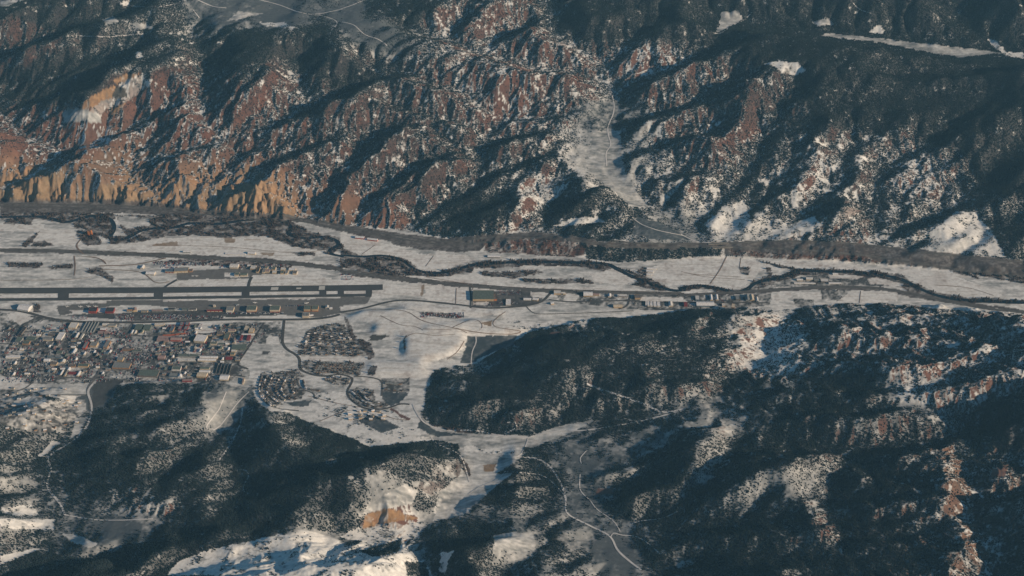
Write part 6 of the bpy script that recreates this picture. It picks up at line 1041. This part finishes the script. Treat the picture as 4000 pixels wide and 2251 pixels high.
# parked cars and vans: rows nobody could count at this size
def car_rows():
    b = bmesh.new(); cols = []
    lots = [('K', (20, 835, 540, 900), 7, 1.4), ('K', (600, 850, 980, 895), 3, 1.5), ('J', (1620, 830, 1900, 930), 7, 1.5), ('J', (1010, 850, 1240, 905), 4, 1.5), ('J', (1990, 830, 2480, 905), 6, 1.5), ('K', (1000, 805, 1840, 822), 2, 2), ('O', (700, 300, 1030, 370), 5, 1.5), ('O', (520, 490, 640, 540), 3, 1.6), ('O', (700, 470, 1000, 500), 3, 1.6),
            ('L', (1370, 670, 1450, 700), 3, 1.6), ('L', (1720, 640, 1970, 665), 1, 1.4), ('L', (1000, 765, 1320, 800), 3, 1.5), ('M', (800, 580, 930, 680), 6, 1.6), ('M', (850, 440, 900, 520), 4, 1.6), ('M', (20, 575, 330, 640), 4, 1.6), ('L', (2180, 560, 2500, 640), 4, 1.7), ('M', (250, 415, 450, 450), 2, 1.5), ('L', (960, 500, 1160, 570), 4, 1.8), ('L', (1220, 420, 1320, 480), 4, 1.8), ('J', (2450, 740, 2530, 770), 2, 1.6), ('K', (1880, 700, 2100, 720), 1, 3), ('V', (2280, 820, 2530, 900), 4, 2.2), ('D', (1150, 530, 1600, 555), 3, 2.4), ('D', (1650, 545, 2150, 575), 3, 2.4), ('E', (0, 905 - 290, 110, 665), 3, 2), ('E', (600, 905, 930, 945), 5, 2.2), ('Q', (1040, 860, 1150, 905), 3, 1.8), ('Q', (1440, 850, 1480, 905), 3, 1.8), ('Q', (1480, 780, 1600, 830), 3, 1.8)]
    for c, (x0, y0, x1, y1), n, sp in lots:
        for r in range(n):
            y = y0 + (y1 - y0) * (r + .5) / n; P = D(c, [(x0, y), (x1, y)]); X, Y = ground([P[0][0], P[1][0]], [P[0][1], P[1][1]]); L = math.hypot(X[1] - X[0], Y[1] - Y[0])
            k = int(L / (3.2 * sp)); 
            for i in range(k):
                if random.random() < .25: continue
                x = X[0] + (X[1] - X[0]) * (i + .5) / k; yy = Y[0] + (Y[1] - Y[0]) * (i + .5) / k; z = float(H_at(x, yy)); s_ = random.choice([1, 1, 1.3]) * (1 if sp < 2 else 1.5)
                n0 = len(b.faces); box(b, x - .95 * s_, x + .95 * s_, yy - 2.3 * s_, yy + 2.3 * s_, z - .2, z + .95 * s_); box(b, x - .8 * s_, x + .8 * s_, yy - 1.4 * s_, yy + 1.0 * s_, z + .951 * s_, z + 1.5 * s_)
                m = random.choice([0, 0, 1, 2, 2, 3, 4]); b.faces.ensure_lookup_table()
                for f in b.faces[n0:]: f.material_index = m
    yard = D('D', [(20, 1010), (500, 990), (1000, 1005), (2100, 985), (1900, 1140), (1780, 1270), (1760, 1420), (0, 1430)])
    us = RNG.uniform(5, 705, 5200); vs = RNG.uniform(815, 965, 5200); ok = in_poly(us, vs, yard); X, Y = ground(us[ok], vs[ok]); Z = H_at(X, Y); FA = np.array(FOOT)
    for x, y, z in zip(X, Y, Z):
        if ((FA[:, 0] - x) ** 2 + (FA[:, 1] - y) ** 2 < (FA[:, 2] * .8 + 3) ** 2).any() or vnoise(np.array([x / 40]), np.array([y / 40]), 7)[0] < .42: continue
        n0 = len(b.faces); w_, l_, h_ = random.choice([(1, 2.4, 1.4), (1, 2.4, 1.4), (1.3, 5, 2.8), (2.6, 1.2, 1.6), (1.2, 3.4, 2.2)]); box(b, x - w_, x + w_, y - l_, y + l_, z - .2, z + h_); b.faces.ensure_lookup_table(); m = random.choice([0, 1, 2, 2, 3, 1])
        for f in b.faces[n0:]: f.material_index = m
    me = bpy.data.meshes.new('parked_cars'); b.to_mesh(me); b.free()
    for k, cc in enumerate([(.6, .6, .6), (.04, .04, .05), (.25, .26, .28), (.3, .05, .04), (.06, .1, .2)]): me.materials.append(mat('car_paint', cc, .4, .05, .3, spec=.5))
    o = bpy.data.objects.new('parked_cars', me); COL.objects.link(o); tag(o, 'parked cars, vans and trailers crowding the airport and town lots', 'cars', kind='stuff')
car_rows()

# ------------------------------------------------------------------ haze
def haze():
    bm = bmesh.new(); bmesh.ops.create_cube(bm, size=1)
    me = bpy.data.meshes.new('haze'); bm.to_mesh(me); bm.free()
    o = bpy.data.objects.new('haze', me); COL.objects.link(o)
    lo = float(TH.min()) - 1; hi = CAMH + 20
    ext = max(np.abs(TX).max(), y_all[-1]) + 500
    y0 = y_all[0] - 500; y1 = y_all[-1] + 500; xx = np.abs(TX).max() + 500
    o.scale = (2 * xx, y1 - y0, hi - lo); o.location = (0, (y0 + y1) / 2, (hi + lo) / 2)
    m = bpy.data.materials.new('haze'); m.use_nodes = True; n = m.node_tree; n.nodes.remove(n.nodes['Principled BSDF'])
    v = n.nodes.new('ShaderNodeVolumePrincipled'); v.inputs['Density'].default_value = HAZE_DENSITY; v.inputs['Color'].default_value = HAZE_COLOR + (1,)
    v.inputs['Anisotropy'].default_value = 0.0
    n.links.new(v.outputs[0], n.nodes['Material Output'].inputs['Volume']); me.materials.append(m)
    tag(o, 'thin blue air lying over the whole valley', 'haze', kind='stuff')
haze()
